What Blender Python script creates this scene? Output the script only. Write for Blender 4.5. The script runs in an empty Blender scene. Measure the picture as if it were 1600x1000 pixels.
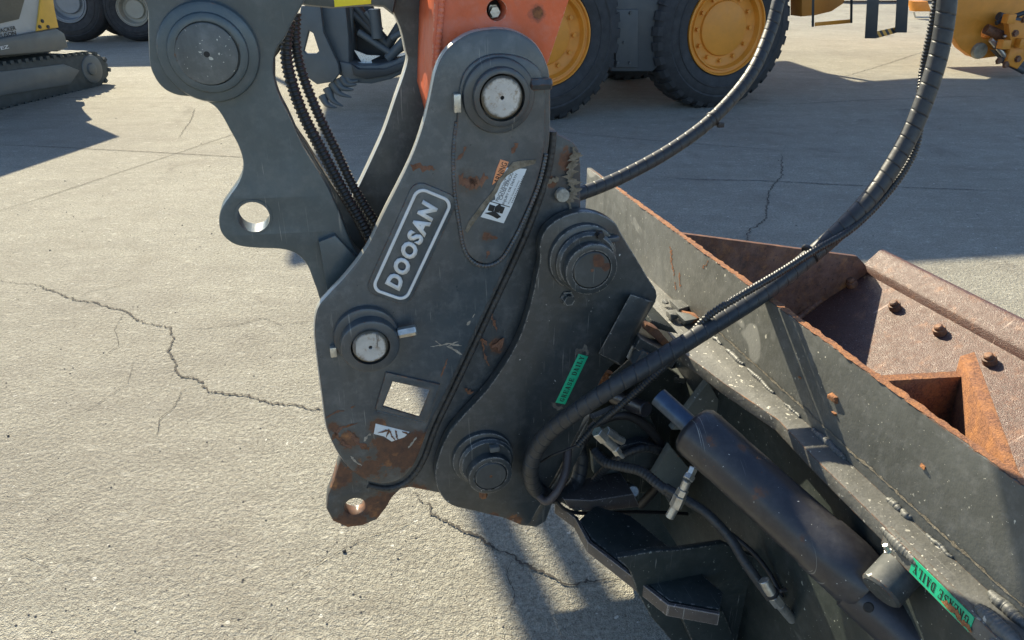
import bpy, bmesh, math, random
from mathutils import Vector, Matrix, noise
random.seed(7)
R = math.radians
SC = bpy.context.scene
COL = SC.collection

# ------------------------------------------------------------------ camera, light, exposure
CAM_H = 1.6
PITCH = 27.0
FPX = 1164.0
cam_d = bpy.data.cameras.new('camera'); cam = bpy.data.objects.new('camera', cam_d); COL.objects.link(cam)
cam.location = (0, 0, CAM_H); cam.rotation_euler = (R(90 - PITCH), 0, 0)
cam_d.sensor_width = 36; cam_d.lens = 36 * FPX / 1600; cam_d.clip_start = .02; cam_d.clip_end = 500
SC.camera = cam

SUN_AZ = -31.0     # degrees, negative is to the left of the view direction (+Y)
SUN_EL = 34.0
sun_dir = Vector((math.sin(R(SUN_AZ)) * math.cos(R(SUN_EL)), math.cos(R(SUN_AZ)) * math.cos(R(SUN_EL)), math.sin(R(SUN_EL))))
w = bpy.data.worlds.new('World'); SC.world = w; w.use_nodes = True
nt = w.node_tree; nt.nodes.clear()
sky = nt.nodes.new('ShaderNodeTexSky'); sky.sky_type = 'NISHITA'; sky.sun_disc = False
sky.sun_elevation = R(SUN_EL); sky.sun_rotation = R(SUN_AZ); sky.air_density = 1.0; sky.dust_density = .4; sky.ozone_density = 3.0
bg = nt.nodes.new('ShaderNodeBackground'); bg.inputs[1].default_value = .095
wo = nt.nodes.new('ShaderNodeOutputWorld')
nt.links.new(sky.outputs[0], bg.inputs[0]); nt.links.new(bg.outputs[0], wo.inputs[0])
sd = bpy.data.lights.new('sun', 'SUN'); sd.energy = 5.0; sd.angle = R(.55); sd.color = (1, .89, .65)
so = bpy.data.objects.new('sun', sd); COL.objects.link(so); so.rotation_euler = sun_dir.to_track_quat('Z', 'Y').to_euler()
so.location = (0, 0, 8)
SC.view_settings.view_transform = 'Standard'; SC.view_settings.look = 'None'
SC.view_settings.gamma = 1; SC.view_settings.use_curve_mapping = False
SC.view_settings.exposure = 1.33

# ------------------------------------------------------------------ helpers
_c, _s = math.cos(R(PITCH)), math.sin(R(PITCH))
def ray(px, py):
    a = (px - 800) / FPX; b = -(py - 500) / FPX
    return Vector((a, _c + b * _s, -_s + b * _c))
class Frame:
    """A vertical reference plane: origin on the ground, local x along it, local y into the depth, z up."""
    def __init__(s, o, az):
        s.o = Vector((o[0], o[1], 0)); s.az = az
        s.u = Vector((math.cos(az), math.sin(az), 0)); s.n = Vector((-math.sin(az), math.cos(az), 0))
    def p(s, px, py, y=0.0):
        r = ray(px, py); c = Vector((0, 0, CAM_H))
        t = ((s.o - c).dot(s.n) + y) / r.dot(s.n)
        q = c + r * t - s.o
        return Vector((q.dot(s.u), y, q.z))
    def g(s, px, py, z=0.0):
        r = ray(px, py); t = (z - CAM_H) / r.z
        q = Vector((0, 0, CAM_H)) + r * t - s.o
        return Vector((q.dot(s.u), q.dot(s.n), z))
    def sc(s, px, py, y=0.0):
        "metres per pixel at that point"
        r = ray(px, py); t = ((s.o - Vector((0, 0, CAM_H))).dot(s.n) + y) / r.dot(s.n)
        return t / FPX
class TFrame(Frame):
    "frame whose depth axis runs towards a vanishing point of the photograph (a tilted thing)"
    def __init__(s, o, vp):
        s.o = Vector((o[0], o[1], 0)); s.n = ray(*vp).normalized(); s.u = s.n.cross(Vector((0, 0, 1))).normalized(); s.v = s.u.cross(s.n)
        s.M = Matrix(((s.u.x, s.n.x, s.v.x, s.o.x), (s.u.y, s.n.y, s.v.y, s.o.y), (s.u.z, s.n.z, s.v.z, s.o.z), (0, 0, 0, 1)))
    def _hit(s, px, py, k, val):
        r = ray(px, py); B = (s.u, s.n, s.v); c = Vector((0, 0, CAM_H)) - s.o
        rl = Vector([r.dot(b) for b in B]); cl = Vector([c.dot(b) for b in B]); t = (val - cl[k]) / rl[k]; return cl + rl * t
    def p(s, px, py, y=0.): return s._hit(px, py, 1, y)
    def g(s, px, py, z=0.): return s._hit(px, py, 2, z)
    def x(s, px, py, x=0.): return s._hit(px, py, 0, x)
def gpt(px, py, z=0.0):
    r = ray(px, py); t = (z - CAM_H) / r.z
    return Vector((0, 0, CAM_H)) + r * t

def link(name, me, mat, parent=None, label=None, kind=None):
    o = bpy.data.objects.new(name, me); COL.objects.link(o)
    if mat is not None:
        me.materials.clear(); me.materials.append(mat)
    if parent is not None: o.parent = parent
    if label: o['label'] = label
    if kind: o['kind'] = kind
    return o
def smooth(me, ang=35):
    for p in me.polygons: p.use_smooth = True
    try: me.set_sharp_from_angle(angle=R(ang))
    except Exception: pass
def thing(name, label, cat, frame=None, loc=None, rotz=0, group=None):
    o = bpy.data.objects.new(name, None); COL.objects.link(o); o.empty_display_size = .1
    if frame is not None:
        o.location = frame.o; o.rotation_euler = (0, 0, frame.az)
    else:
        o.location = loc or (0, 0, 0); o.rotation_euler = (0, 0, rotz)
    o['label'] = label; o['category'] = cat
    if group: o['group'] = group
    return o
def crom(pts, n=5, closed=True):
    out = []; N = len(pts); pts = [Vector(p) for p in pts]
    rng = range(N) if closed else range(N - 1)
    for i in rng:
        if closed: a, b, c, d = pts[i - 1], pts[i], pts[(i + 1) % N], pts[(i + 2) % N]
        else: a, b, c, d = pts[max(i - 1, 0)], pts[i], pts[i + 1], pts[min(i + 2, N - 1)]
        for k in range(n):
            t = k / n
            out.append(.5 * ((2 * b) + (c - a) * t + (2 * a - 5 * b + 4 * c - d) * t * t + (3 * b - a - 3 * c + d) * t ** 3))
    if not closed: out.append(pts[-1])
    return out
def poly_mesh(loops, y0, y1, bev=.002, res=1):
    """loops: list of 2-D (x,z) outlines, the first outer, others holes; solid from depth y0 to y1."""
    cu = bpy.data.curves.new('tmp', 'CURVE'); cu.dimensions = '2D'; cu.fill_mode = 'BOTH'
    th = abs(y1 - y0) / 2; bev = min(bev, th * .9)
    cu.extrude = th - bev; cu.bevel_depth = bev; cu.bevel_resolution = res; cu.offset = -bev
    for lp in loops:
        sp = cu.splines.new('POLY'); sp.points.add(len(lp) - 1); sp.use_cyclic_u = True
        for i, q in enumerate(lp): sp.points[i].co = (q[0], q[1], 0, 1)
    ob = bpy.data.objects.new('tmp', cu); COL.objects.link(ob)
    dg = bpy.context.evaluated_depsgraph_get(); dg.update()
    me = bpy.data.meshes.new_from_object(ob.evaluated_get(dg))
    bpy.data.objects.remove(ob); bpy.data.curves.remove(cu)
    ym = (y0 + y1) / 2
    for v in me.vertices:
        x, y, z = v.co; v.co = (x, ym - z, y)
    bm = bmesh.new(); bm.from_mesh(me); bmesh.ops.remove_doubles(bm, verts=bm.verts, dist=1e-6)
    bmesh.ops.recalc_face_normals(bm, faces=bm.faces); bm.to_mesh(me); bm.free()
    smooth(me, 40); return me
def plate(fr, name, px, y0, y1, mat, parent, holes=(), curve=False, bev=.002, label=None, kind=None, yp=None):
    """outline given where it shows on the photo, standing at its own depth y0 with real thickness"""
    yp = y0 if yp is None else yp
    def cv(l, c):
        q = [fr.p(a, b, yp) for a, b in l]; q = [Vector((v.x, v.z)) for v in q]
        return crom(q, 4) if c else q
    loops = [cv(px, curve)]
    for h in holes:
        if len(h) == 3:
            c = fr.p(h[0], h[1], yp); loops.append([Vector((c.x + h[2] * math.cos(t * math.pi / 20), c.z + h[2] * math.sin(t * math.pi / 20))) for t in range(40)])
        else: loops.append(cv(h, False))
    return link(name, poly_mesh(loops, y0, y1, bev), mat, parent, label, kind)
def lathe_mesh(prof, n=40, cx=0, cz=0, jitter=0):
    """prof: (radius, y) list, axis along local y"""
    bm = bmesh.new(); rings = []
    for r, y in prof:
        if r < 1e-6: rings.append([bm.verts.new((cx, y, cz))]); continue
        rings.append([bm.verts.new((cx + r * math.cos(2 * math.pi * k / n), y, cz + r * math.sin(2 * math.pi * k / n))) for k in range(n)])
    for a, b in zip(rings, rings[1:]):
        for k in range(n):
            k2 = (k + 1) % n
            if len(a) == 1 and len(b) == 1: continue
            if len(a) == 1: bm.faces.new((a[0], b[k], b[k2]))
            elif len(b) == 1: bm.faces.new((a[k], a[k2], b[0]))
            else: bm.faces.new((a[k], a[k2], b[k2], b[k]))
    bmesh.ops.recalc_face_normals(bm, faces=bm.faces)
    me = bpy.data.meshes.new('lathe'); bm.to_mesh(me); bm.free(); smooth(me, 35); return me
def disc(fr, name, px, py, y0, y1, r, mat, parent, bev=.003, rin=0, n=44, label=None, yp=None):
    """round boss, centre read at its front face y0 and running back to y1"""
    c = fr.p(px, py, y0 if yp is None else yp)
    pr = [(rin, y0), (r - bev, y0), (r - bev * .3, y0 + bev * .3), (r, y0 + bev), (r, y1), (rin, y1)]
    if rin > 0: pr.append((rin, y0))
    return link(name, lathe_mesh(pr, n, c.x, c.z), mat, parent, label)
def tube_mesh(pts, rad, n=14, sub=6, mode=None, pitch=.02, depth=.001, step=None, cap=True):
    P = crom(pts, sub, False) if sub > 1 else [Vector(p) for p in pts]
    if step:
        L = [0]
        for a, b in zip(P, P[1:]): L.append(L[-1] + (b - a).length)
        m = max(2, int(L[-1] / step)); Q = []; j = 0
        for i in range(m + 1):
            s = L[-1] * i / m
            while j < len(L) - 2 and L[j + 1] < s: j += 1
            t = (s - L[j]) / max(1e-9, L[j + 1] - L[j]); Q.append(P[j].lerp(P[j + 1], min(1, t)))
        P = Q
    bm = bmesh.new(); rings = []; s = 0
    T = (P[1] - P[0]).normalized(); up = Vector((0, 0, 1)) if abs(T.z) < .9 else Vector((1, 0, 0))
    A = T.cross(up).normalized()
    for i, p in enumerate(P):
        T2 = (P[min(i + 1, len(P) - 1)] - P[max(i - 1, 0)]).normalized()
        A = (A - T2 * A.dot(T2)).normalized(); B = T2.cross(A)
        if i: s += (P[i] - P[i - 1]).length
        rr = rad(i / (len(P) - 1)) if callable(rad) else rad
        ring = []
        for k in range(n):
            r = rr; f = 0
            if mode == 'spiral':
                f = (s / pitch + k / n) % 1.0
                r = rr - (depth * 1.5 if abs(f - .5) < .035 else 0) + depth * .22 * (f if f < .5 else f - 1)
            elif mode == 'corr':
                r = rr + depth * (1 if (s / pitch) % 1.0 < .5 else -1)
            a = 2 * math.pi * k / n
            ring.append(bm.verts.new(p + (A * math.cos(a) + B * math.sin(a)) * r))
        rings.append(ring)
    for a, b in zip(rings, rings[1:]):
        for k in range(n): bm.faces.new((a[k], a[(k + 1) % n], b[(k + 1) % n], b[k]))
    if cap: bm.faces.new(rings[0][::-1]); bm.faces.new(rings[-1])
    bmesh.ops.recalc_face_normals(bm, faces=bm.faces)
    me = bpy.data.meshes.new('tube'); bm.to_mesh(me); bm.free(); smooth(me, 60 if mode != 'corr' else 80); return me
def tube(name, pts, rad, mat, parent=None, **k):
    lb = k.pop('label', None); return link(name, tube_mesh(pts, rad, **k), mat, parent, lb)
def rod(name, a, b, r, mat, parent, n=24, label=None, bev=.002):
    a = Vector(a); b = Vector(b); L = (b - a).length
    me = lathe_mesh([(0, 0), (r - bev, 0), (r, bev), (r, L - bev), (r - bev, L), (0, L)], n)
    q = (b - a).to_track_quat('Y', 'Z'); me.transform(Matrix.Translation(a) @ q.to_matrix().to_4x4())
    return link(name, me, mat, parent, label)
def hull8(name, pts, mat, parent, bev=.003, label=None, kind=None):
    """solid from 8 corners: 4 of the near face, 4 of the far face, same order"""
    bm = bmesh.new(); v = [bm.verts.new(p) for p in pts]
    for f in ((0, 1, 2, 3), (7, 6, 5, 4), (0, 4, 5, 1), (1, 5, 6, 2), (2, 6, 7, 3), (3, 7, 4, 0)): bm.faces.new([v[i] for i in f])
    bmesh.ops.recalc_face_normals(bm, faces=bm.faces)
    if bev: bmesh.ops.bevel(bm, geom=bm.edges[:], offset=bev, segments=2, affect='EDGES', profile=.6)
    me = bpy.data.meshes.new('block'); bm.to_mesh(me); bm.free(); smooth(me, 40)
    return link(name, me, mat, parent, label, kind)
def box(name, lo, hi, mat, parent, bev=.003, label=None, kind=None):
    x0, y0, z0 = lo; x1, y1, z1 = hi
    return hull8(name, [(x0, y0, z0), (x1, y0, z0), (x1, y0, z1), (x0, y0, z1), (x0, y1, z0), (x1, y1, z0), (x1, y1, z1), (x0, y1, z1)], mat, parent, bev, label, kind)
def slab(name, top, thick, mat, parent, bev=.002, label=None, nrm=None, kind=None):
    """free polygon (3-D points) thickened against its normal"""
    top = [Vector(p) for p in top]
    if nrm is None: nrm = (top[1] - top[0]).cross(top[2] - top[0]).normalized()
    bm = bmesh.new(); a = [bm.verts.new(p) for p in top]; b = [bm.verts.new(p - nrm * thick) for p in top]
    bm.faces.new(a); bm.faces.new(b[::-1]); n = len(a)
    for i in range(n): bm.faces.new((a[i], b[i], b[(i + 1) % n], a[(i + 1) % n]))
    bmesh.ops.recalc_face_normals(bm, faces=bm.faces)
    if bev: bmesh.ops.bevel(bm, geom=bm.edges[:], offset=bev, segments=2, affect='EDGES', profile=.6)
    me = bpy.data.meshes.new('slab'); bm.to_mesh(me); bm.free(); smooth(me, 35)
    return link(name, me, mat, parent, label, kind)
def hexbolt(name, c, d, r, h, mat, parent, washer=True, label=None, dome=0):
    """hex head standing on c along unit direction d"""
    pr = [(0, 0)]
    if washer: pr += [(r * 1.35, 0), (r * 1.35, h * .18), (r, h * .18)]
    else: pr += [(r, 0)]
    bm = bmesh.new(); me0 = lathe_mesh(pr + [(r, h), (0, h)], 6)
    if washer: pass
    if dome: me0 = lathe_mesh([(0, 0), (r * 1.08, 0), (r * 1.08, h * .55), (r * 1.0, h * .64), (r * .74, h * .66), (r * .72, h * .9), (r * .5, h), (0, h * 1.02)], 28)
    q = Vector(d).to_track_quat('Y', 'Z'); me0.transform(Matrix.Translation(Vector(c)) @ q.to_matrix().to_4x4()); bm.free()
    return link(name, me0, mat, parent, label)
def ribbon_mesh(pts, wid, jag=.35, seg=.004, proj=None, seedv=0, branch=0):
    """uneven flat strip along 3-D points; proj(point, side) offset direction given by 'across'"""
    rnd = random.Random(seedv); P = []
    pts = [Vector(p) for p in pts]
    for a, b in zip(pts, pts[1:]):
        n = max(1, int((b - a).length / seg))
        for i in range(n): P.append(a.lerp(b, i / n))
    P.append(pts[-1]); return P, rnd
def streak(name, pts, nrm, wid, mat, parent=None, jag=.5, seg=.003, wander=.3, th=.0006, seedv=1, label=None, kind=None):
    P, rnd = ribbon_mesh(pts, wid, seg=seg, seedv=seedv)
    nrm = Vector(nrm).normalized(); bm = bmesh.new(); L = []; n = len(P); off = 0
    for i, p in enumerate(P):
        T = (P[min(i + 1, n - 1)] - P[max(i - 1, 0)]).normalized(); S = T.cross(nrm).normalized()
        off = off * .8 + rnd.uniform(-1, 1) * wander * wid
        env = min(1, 6 * min(i + .3, n - 1 - i + .3) / n); ww = wid * env * (1 + rnd.uniform(-jag, jag))
        c = p + S * off
        L.append((bm.verts.new(c + S * ww * .5 + nrm * th), bm.verts.new(c - S * ww * .5 * (1 + rnd.uniform(-jag, jag)) + nrm * th)))
    for a, b in zip(L, L[1:]): bm.faces.new((a[0], a[1], b[1], b[0]))
    for f in bm.faces:
        f.normal_update()
        if f.normal.dot(nrm) < 0: f.normal_flip()
    me = bpy.data.meshes.new('streak'); bm.to_mesh(me); bm.free()
    return link(name, me, mat, parent, label, kind)

def glare_sides(o, mat, lo=.5):  # side faces take a second material that paints in sun glare
    me = o.data; me.materials.append(mat)
    for p in me.polygons:
        if abs(p.normal.y) < lo: p.material_index = 1
    return o
# ---- lettering
def text_mesh(s, bold=0.0, shear=0.0, align='CENTER', spacing=1.0):
    cu = bpy.data.curves.new('t', 'FONT'); cu.body = s; cu.size = 1; cu.offset = bold; cu.shear = shear
    cu.align_x = align; cu.align_y = 'CENTER'; cu.space_character = spacing; cu.extrude = 0; cu.resolution_u = 3
    ob = bpy.data.objects.new('t', cu); COL.objects.link(ob)
    dg = bpy.context.evaluated_depsgraph_get(); dg.update()
    me = bpy.data.meshes.new_from_object(ob.evaluated_get(dg)); bpy.data.objects.remove(ob); return me
def place_flat(me, c, xd, yd, w=None, h=None):
    """fit a flat XY mesh so that its width runs along xd and its height along yd, centred at c"""
    xs = [v.co.x for v in me.vertices]; ys = [v.co.y for v in me.vertices]
    cx, cy = (min(xs) + max(xs)) / 2, (min(ys) + max(ys)) / 2; W, H = max(xs) - min(xs), max(ys) - min(ys)
    sx = w / W if w else h / H; sy = h / H if h else sx
    xd = Vector(xd).normalized(); yd = Vector(yd).normalized(); c = Vector(c)
    for v in me.vertices: v.co = c + xd * (v.co.x - cx) * sx + yd * (v.co.y - cy) * sy
    return me
GL = {  # slab letters as strokes (x0,y0,x1,y1,width)
 'G': [(.15,.2,.15,.8,.24),(.15,.9,.8,.9,.14),(.15,.1,.8,.1,.14),(.82,.65,.82,.95,.13),(.8,.1,.8,.45,.24),(.5,.45,1,.45,.1)],
 'R': [(.2,0,.2,1,.24),(0,.05,.4,.05,.1),(0,.95,.6,.95,.1),(.6,.93,.8,.75,.2),(.8,.75,.6,.52,.2),(.2,.5,.6,.5,.1),(.5,.5,.85,.05,.24),(.7,.05,1,.05,.1)],
 'E': [(.2,0,.2,1,.24),(0,.95,.85,.95,.1),(0,.05,.9,.05,.1),(.2,.5,.6,.5,.1),(.85,.7,.85,1,.12),(.6,.35,.6,.65,.1),(.9,0,.9,.3,.12)],
 'A': [(.12,0,.45,1,.12),(.45,1,.8,0,.26),(.25,.33,.68,.33,.1),(0,.05,.3,.05,.1),(.6,.05,1,.05,.1)],
 'S': [(.8,.9,.25,.9,.13),(.18,.88,.18,.6,.2),(.2,.6,.75,.4,.24),(.8,.42,.8,.12,.2),(.75,.1,.15,.1,.13),(.84,.68,.84,1,.12),(.1,0,.1,.32,.12)],
 'D': [(.2,0,.2,1,.24),(0,.05,.6,.05,.1),(0,.95,.6,.95,.1),(.6,.95,.85,.7,.2),(.85,.75,.85,.25,.24),(.85,.3,.6,.05,.2)],
 'I': [(.5,0,.5,1,.26),(.2,.05,.8,.05,.1),(.2,.95,.8,.95,.1)],
 'L': [(.25,0,.25,1,.24),(0,.95,.5,.95,.1),(0,.05,.9,.05,.1),(.9,0,.9,.35,.12)],
 'Y': [(.15,.95,.5,.45,.24),(.85,.95,.5,.45,.12),(.5,0,.5,.5,.24),(0,.95,.35,.95,.1),(.65,.95,1,.95,.1),(.3,.05,.7,.05,.1)],
}
def slab_text(s):
    bm = bmesh.new(); x = 0
    for ch in s:
        if ch == ' ': x += .55; continue
        wd = .55 if ch == 'I' else .78
        for a, b, c, d, t in GL[ch]:
            p, q = Vector((x + a * wd, b, 0)), Vector((x + c * wd, d, 0)); dr = (q - p).normalized(); nn = Vector((-dr.y, dr.x, 0)) * t * .42
            bm.faces.new([bm.verts.new(v) for v in (p - nn, q - nn, q + nn, p + nn)])
        x += wd + .2
    me = bpy.data.meshes.new('letters'); bm.to_mesh(me); bm.free(); return me

# ------------------------------------------------------------------ materials
class N:
    def __init__(s, name):
        s.m = bpy.data.materials.new(name); s.m.use_nodes = True; s.t = s.m.node_tree; s.t.nodes.clear()
        s.b = s.n('ShaderNodeBsdfPrincipled'); o = s.n('ShaderNodeOutputMaterial'); s.l(s.b.outputs[0], o.inputs[0])
        s.tc = s.n('ShaderNodeTexCoord').outputs['Object']
    def n(s, t, **k):
        x = s.t.nodes.new(t)
        for a, b in k.items(): setattr(x, a, b)
        return x
    def l(s, a, b): s.t.links.new(a, b)
    def noise(s, scale, det=4, rough=.55, vec=None, dist=0):
        x = s.n('ShaderNodeTexNoise'); x.inputs['Scale'].default_value = scale; x.inputs['Detail'].default_value = det
        x.inputs['Roughness'].default_value = rough; x.inputs['Distortion'].default_value = dist; s.l(vec or s.tc, x.inputs['Vector']); return x.outputs['Fac']
    def vor(s, scale, vec=None, feat='F1'):
        x = s.n('ShaderNodeTexVoronoi', feature=feat); x.inputs['Scale'].default_value = scale; s.l(vec or s.tc, x.inputs['Vector']); return x.outputs['Distance']
    def ramp(s, f, a, b, c0=0., c1=1.):
        x = s.n('ShaderNodeMapRange'); x.inputs[1].default_value = a; x.inputs[2].default_value = b; x.inputs[3].default_value = c0; x.inputs[4].default_value = c1
        s.l(f, x.inputs[0]); return x.outputs[0]
    def math(s, op, a, b=None, clamp=False):
        x = s.n('ShaderNodeMath', operation=op, use_clamp=clamp)
        for i, v in enumerate((a, b)):
            if v is None: continue
            if isinstance(v, (int, float)): x.inputs[i].default_value = v
            else: s.l(v, x.inputs[i])
        return x.outputs[0]
    def mix(s, f, a, b):
        x = s.n('ShaderNodeMix', data_type='RGBA')
        if isinstance(f, (int, float)): x.inputs[0].default_value = f
        else: s.l(f, x.inputs[0])
        for i, v in ((6, a), (7, b)):
            if isinstance(v, tuple): x.inputs[i].default_value = (*v, 1)
            else: s.l(v, x.inputs[i])
        return x.outputs[2]
    def col(s, v):
        if isinstance(v, tuple): s.b.inputs['Base Color'].default_value = (*v, 1)
        else: s.l(v, s.b.inputs['Base Color'])
    def rough(s, v):
        if isinstance(v, (int, float)): s.b.inputs['Roughness'].default_value = v
        else: s.l(v, s.b.inputs['Roughness'])
    def bump(s, h, strength=.3, dist=.002):
        x = s.n('ShaderNodeBump'); x.inputs['Strength'].default_value = strength; x.inputs['Distance'].default_value = dist
        s.l(h, x.inputs['Height']); s.l(x.outputs[0], s.b.inputs['Normal']); return x
    def stretch(s, sc, rot=(0, 0, 0)):
        x = s.n('ShaderNodeMapping'); x.inputs['Scale'].default_value = sc; x.inputs['Rotation'].default_value = rot; s.l(s.tc, x.inputs[0]); return x.outputs[0]

RUST = (.16, .065, .028); RUST_D = (.06, .028, .018); RUST_O = (.38, .16, .05)
def rustcol(k):
    a = k.mix(k.ramp(k.noise(60, 6, .7), .35, .7), RUST_D, RUST)
    return k.mix(k.ramp(k.noise(25, 5, .6), .55, .72), a, RUST_O)
def paint(name, col, rough=.42, patches=(), specks=0, rustn=0, edge=.5, edgecol=None, bumps=.12, dust=.25, coat=0., speckcol=(.5, .5, .47)):
    k = N(name)
    v = k.ramp(k.noise(9, 5, .6), .3, .7)
    c = k.mix(v, tuple(x * .85 for x in col), tuple(min(1, x * 1.18) for x in col))
    dn = k.ramp(k.noise(35, 8, .72), .48, .75)
    c = k.mix(k.math('MULTIPLY', dn, dust), c, tuple(min(1, x * .75 + .12) for x in col))
    sm = k.ramp(k.noise(4.5, 7, .7, None, 1.2), .5, .72); c = k.mix(k.math('MULTIPLY', sm, dust * .9), c, tuple(x * .62 + .085 for x in col))
    dr = k.ramp(k.noise(16, 6, .7, k.stretch((1, 1, .16))), .56, .75); c = k.mix(k.math('MULTIPLY', dr, dust * .8), c, tuple(x * .5 for x in col))
    for rt, sc_ in ((R(25), 26), (R(-52), 19)):
        wv = k.noise(1, 2, .5, k.stretch((sc_ * 14, 3, sc_ * .35), (0, rt, 0)), .6)
        c = k.mix(k.math('MULTIPLY', k.ramp(wv, .70, .72), k.ramp(k.noise(6, 3, .5), .47, .57, 0, .75)), c, (.26, .26, .24))
    rc = rustcol(k); mask = None; halo = None
    nz = k.noise(45, 7, .7); nz2 = k.noise(14, 5, .6)
    for p in patches:
        (cx, cy, cz), r = p[0], p[1]; st = p[2] if len(p) > 2 else .9
        sub = k.n('ShaderNodeVectorMath', operation='DISTANCE'); k.l(k.tc, sub.inputs[0]); sub.inputs[1].default_value = (cx, cy, cz)
        d = k.math('DIVIDE', sub.outputs['Value'], r)
        d = k.math('ADD', d, k.math('MULTIPLY', k.math('SUBTRACT', nz2, .5), 2.6)); d = k.math('ADD', d, k.math('MULTIPLY', k.math('SUBTRACT', nz, .5), 2.2))
        mk = k.ramp(d, 1.0, .82, 0., st); mask = mk if mask is None else k.math('MAXIMUM', mask, mk)
        ha = k.ramp(d, 1.5, .95, 0., .55); halo = ha if halo is None else k.math('MAXIMUM', halo, ha)
    if rustn:
        mk = k.ramp(k.math('ADD', k.math('MULTIPLY', nz, .6), k.math('MULTIPLY', nz2, .4)), .72 - rustn * .22, .74 - rustn * .22)
        mask = mk if mask is None else k.math('MAXIMUM', mask, mk)
    if edge:
        bv = k.n('ShaderNodeBevel', samples=4); bv.inputs['Radius'].default_value = .004
        ge = k.n('ShaderNodeNewGeometry'); dt = k.n('ShaderNodeVectorMath', operation='DOT_PRODUCT')
        k.l(bv.outputs[0], dt.inputs[0]); k.l(ge.outputs['Normal'], dt.inputs[1])
        e = k.ramp(dt.outputs['Value'], .985, .93); e = k.math('MULTIPLY', e, k.ramp(k.noise(110, 6, .7), .62 - .2 * edge, .66 - .2 * edge))
        if edgecol: c = k.mix(e, c, edgecol)
        else: mask = e if mask is None else k.math('MAXIMUM', mask, e)
    if halo is not None: c = k.mix(halo, c, (.055, .042, .034))
    if mask is not None: c = k.mix(mask, c, rc)
    if specks:
        sp = k.math('MULTIPLY', k.ramp(k.noise(95, 2, .5), .76 - specks * .1, .775 - specks * .1), k.ramp(k.noise(7, 3, .5), .42, .55))
        sp2 = k.ramp(k.noise(260, 1, .4), .80 - specks * .06, .81 - specks * .06)
        c = k.mix(k.math('MAXIMUM', sp, sp2), c, speckcol)
    k.col(c)
    r = k.ramp(k.noise(30, 5, .6), .3, .8, rough - .08, rough + .16)
    if mask is not None:
        mx = k.n('ShaderNodeMix', data_type='FLOAT'); k.l(mask, mx.inputs[0]); k.l(r, mx.inputs[2]); mx.inputs[3].default_value = .85; r = mx.outputs[0]
    k.rough(r)
    hb = k.math('ADD', k.math('MULTIPLY', k.noise(150, 4, .6), .5), k.math('MULTIPLY', k.noise(22, 4, .5), 1.2))
    if mask is not None: hb = k.math('SUBTRACT', hb, k.math('MULTIPLY', mask, .7))
    k.bump(hb, bumps, .004)
    if coat: k.b.inputs['Coat Weight'].default_value = coat; k.b.inputs['Coat Roughness'].default_value = .25
    return k.m
def simple(name, col, rough=.5, metal=0., var=.15, scale=40, bump=.1, spec=None):
    k = N(name); f = k.ramp(k.noise(scale, 6, .65), .3, .7)
    k.col(k.mix(f, tuple(x * (1 - var) for x in col), tuple(min(1, x * (1 + var)) for x in col)))
    k.rough(k.ramp(k.noise(scale * 1.7, 4, .6), .3, .7, max(.05, rough - .08), rough + .1)); k.b.inputs['Metallic'].default_value = metal
    k.bump(k.noise(scale * 4, 5, .6), bump, .002)
    if spec is not None: k.b.inputs['Specular IOR Level'].default_value = spec
    return k.m
def concrete():
    k = N('rough_concrete')
    big = k.ramp(k.noise(.7, 6, .6), .3, .7); mid = k.ramp(k.noise(6, 7, .65), .3, .72)
    gr = k.ramp(k.math('ADD', k.math('MULTIPLY', k.noise(230, 4, .7), .6), k.math('MULTIPLY', k.noise(75, 4, .6), .4)), .38, .58); st = k.ramp(k.noise(1, 6, .6, k.stretch((1.2, 7, 1), (0, 0, R(18)))), .35, .7)
    c = k.mix(big, (.32, .31, .265), (.445, .432, .37)); c = k.mix(k.math('MULTIPLY', mid, .55), c, (.225, .212, .175))
    c = k.mix(k.math('MULTIPLY', st, .38), c, (.50, .485, .40)); c = k.mix(k.math('MULTIPLY', k.math('SUBTRACT', 1, gr), .85), c, (.115, .10, .082))
    dk = k.ramp(k.noise(55, 3, .5), .72, .735); c = k.mix(dk, c, (.07, .065, .06))
    wh = k.ramp(k.noise(38, 2, .5), .71, .73); c = k.mix(wh, c, (.58, .56, .50))
    c = k.mix(k.math('MULTIPLY', k.ramp(k.noise(2.2, 8, .72, None, .6), .52, .68), .35), c, (.20, .18, .145)); c = k.mix(k.math('MULTIPLY', k.ramp(k.noise(11, 6, .7, k.stretch((1, 2.2, 1), (0, 0, -.5))), .56, .68), .5), c, (.54, .52, .45))
    stn = k.math('MULTIPLY', k.ramp(k.noise(.35, 5, .6, k.stretch((1, 1, 1), (0, 0, .4))), .5, .75), .45); c = k.mix(stn, c, (.17, .15, .13))
    oil = k.math('MULTIPLY', k.ramp(k.noise(1.3, 7, .7, k.stretch((1, 1, 1), (0, 0, 2.1)), .4), .60, .70), .5); c = k.mix(oil, c, (.13, .115, .10))
    k.col(c); k.rough(.9); k.b.inputs['Specular IOR Level'].default_value = .3
    vv = k.ramp(k.vor(210), .0, .6); h = k.math('ADD', k.math('MULTIPLY', k.noise(260, 3, .6), .55), k.math('MULTIPLY', k.noise(60, 4, .55), 1.3)); h = k.math('SUBTRACT', h, k.math('MULTIPLY', vv, .35))
    k.bump(h, 1.0, .0095)
    return k.m

Mc = concrete()
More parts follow.
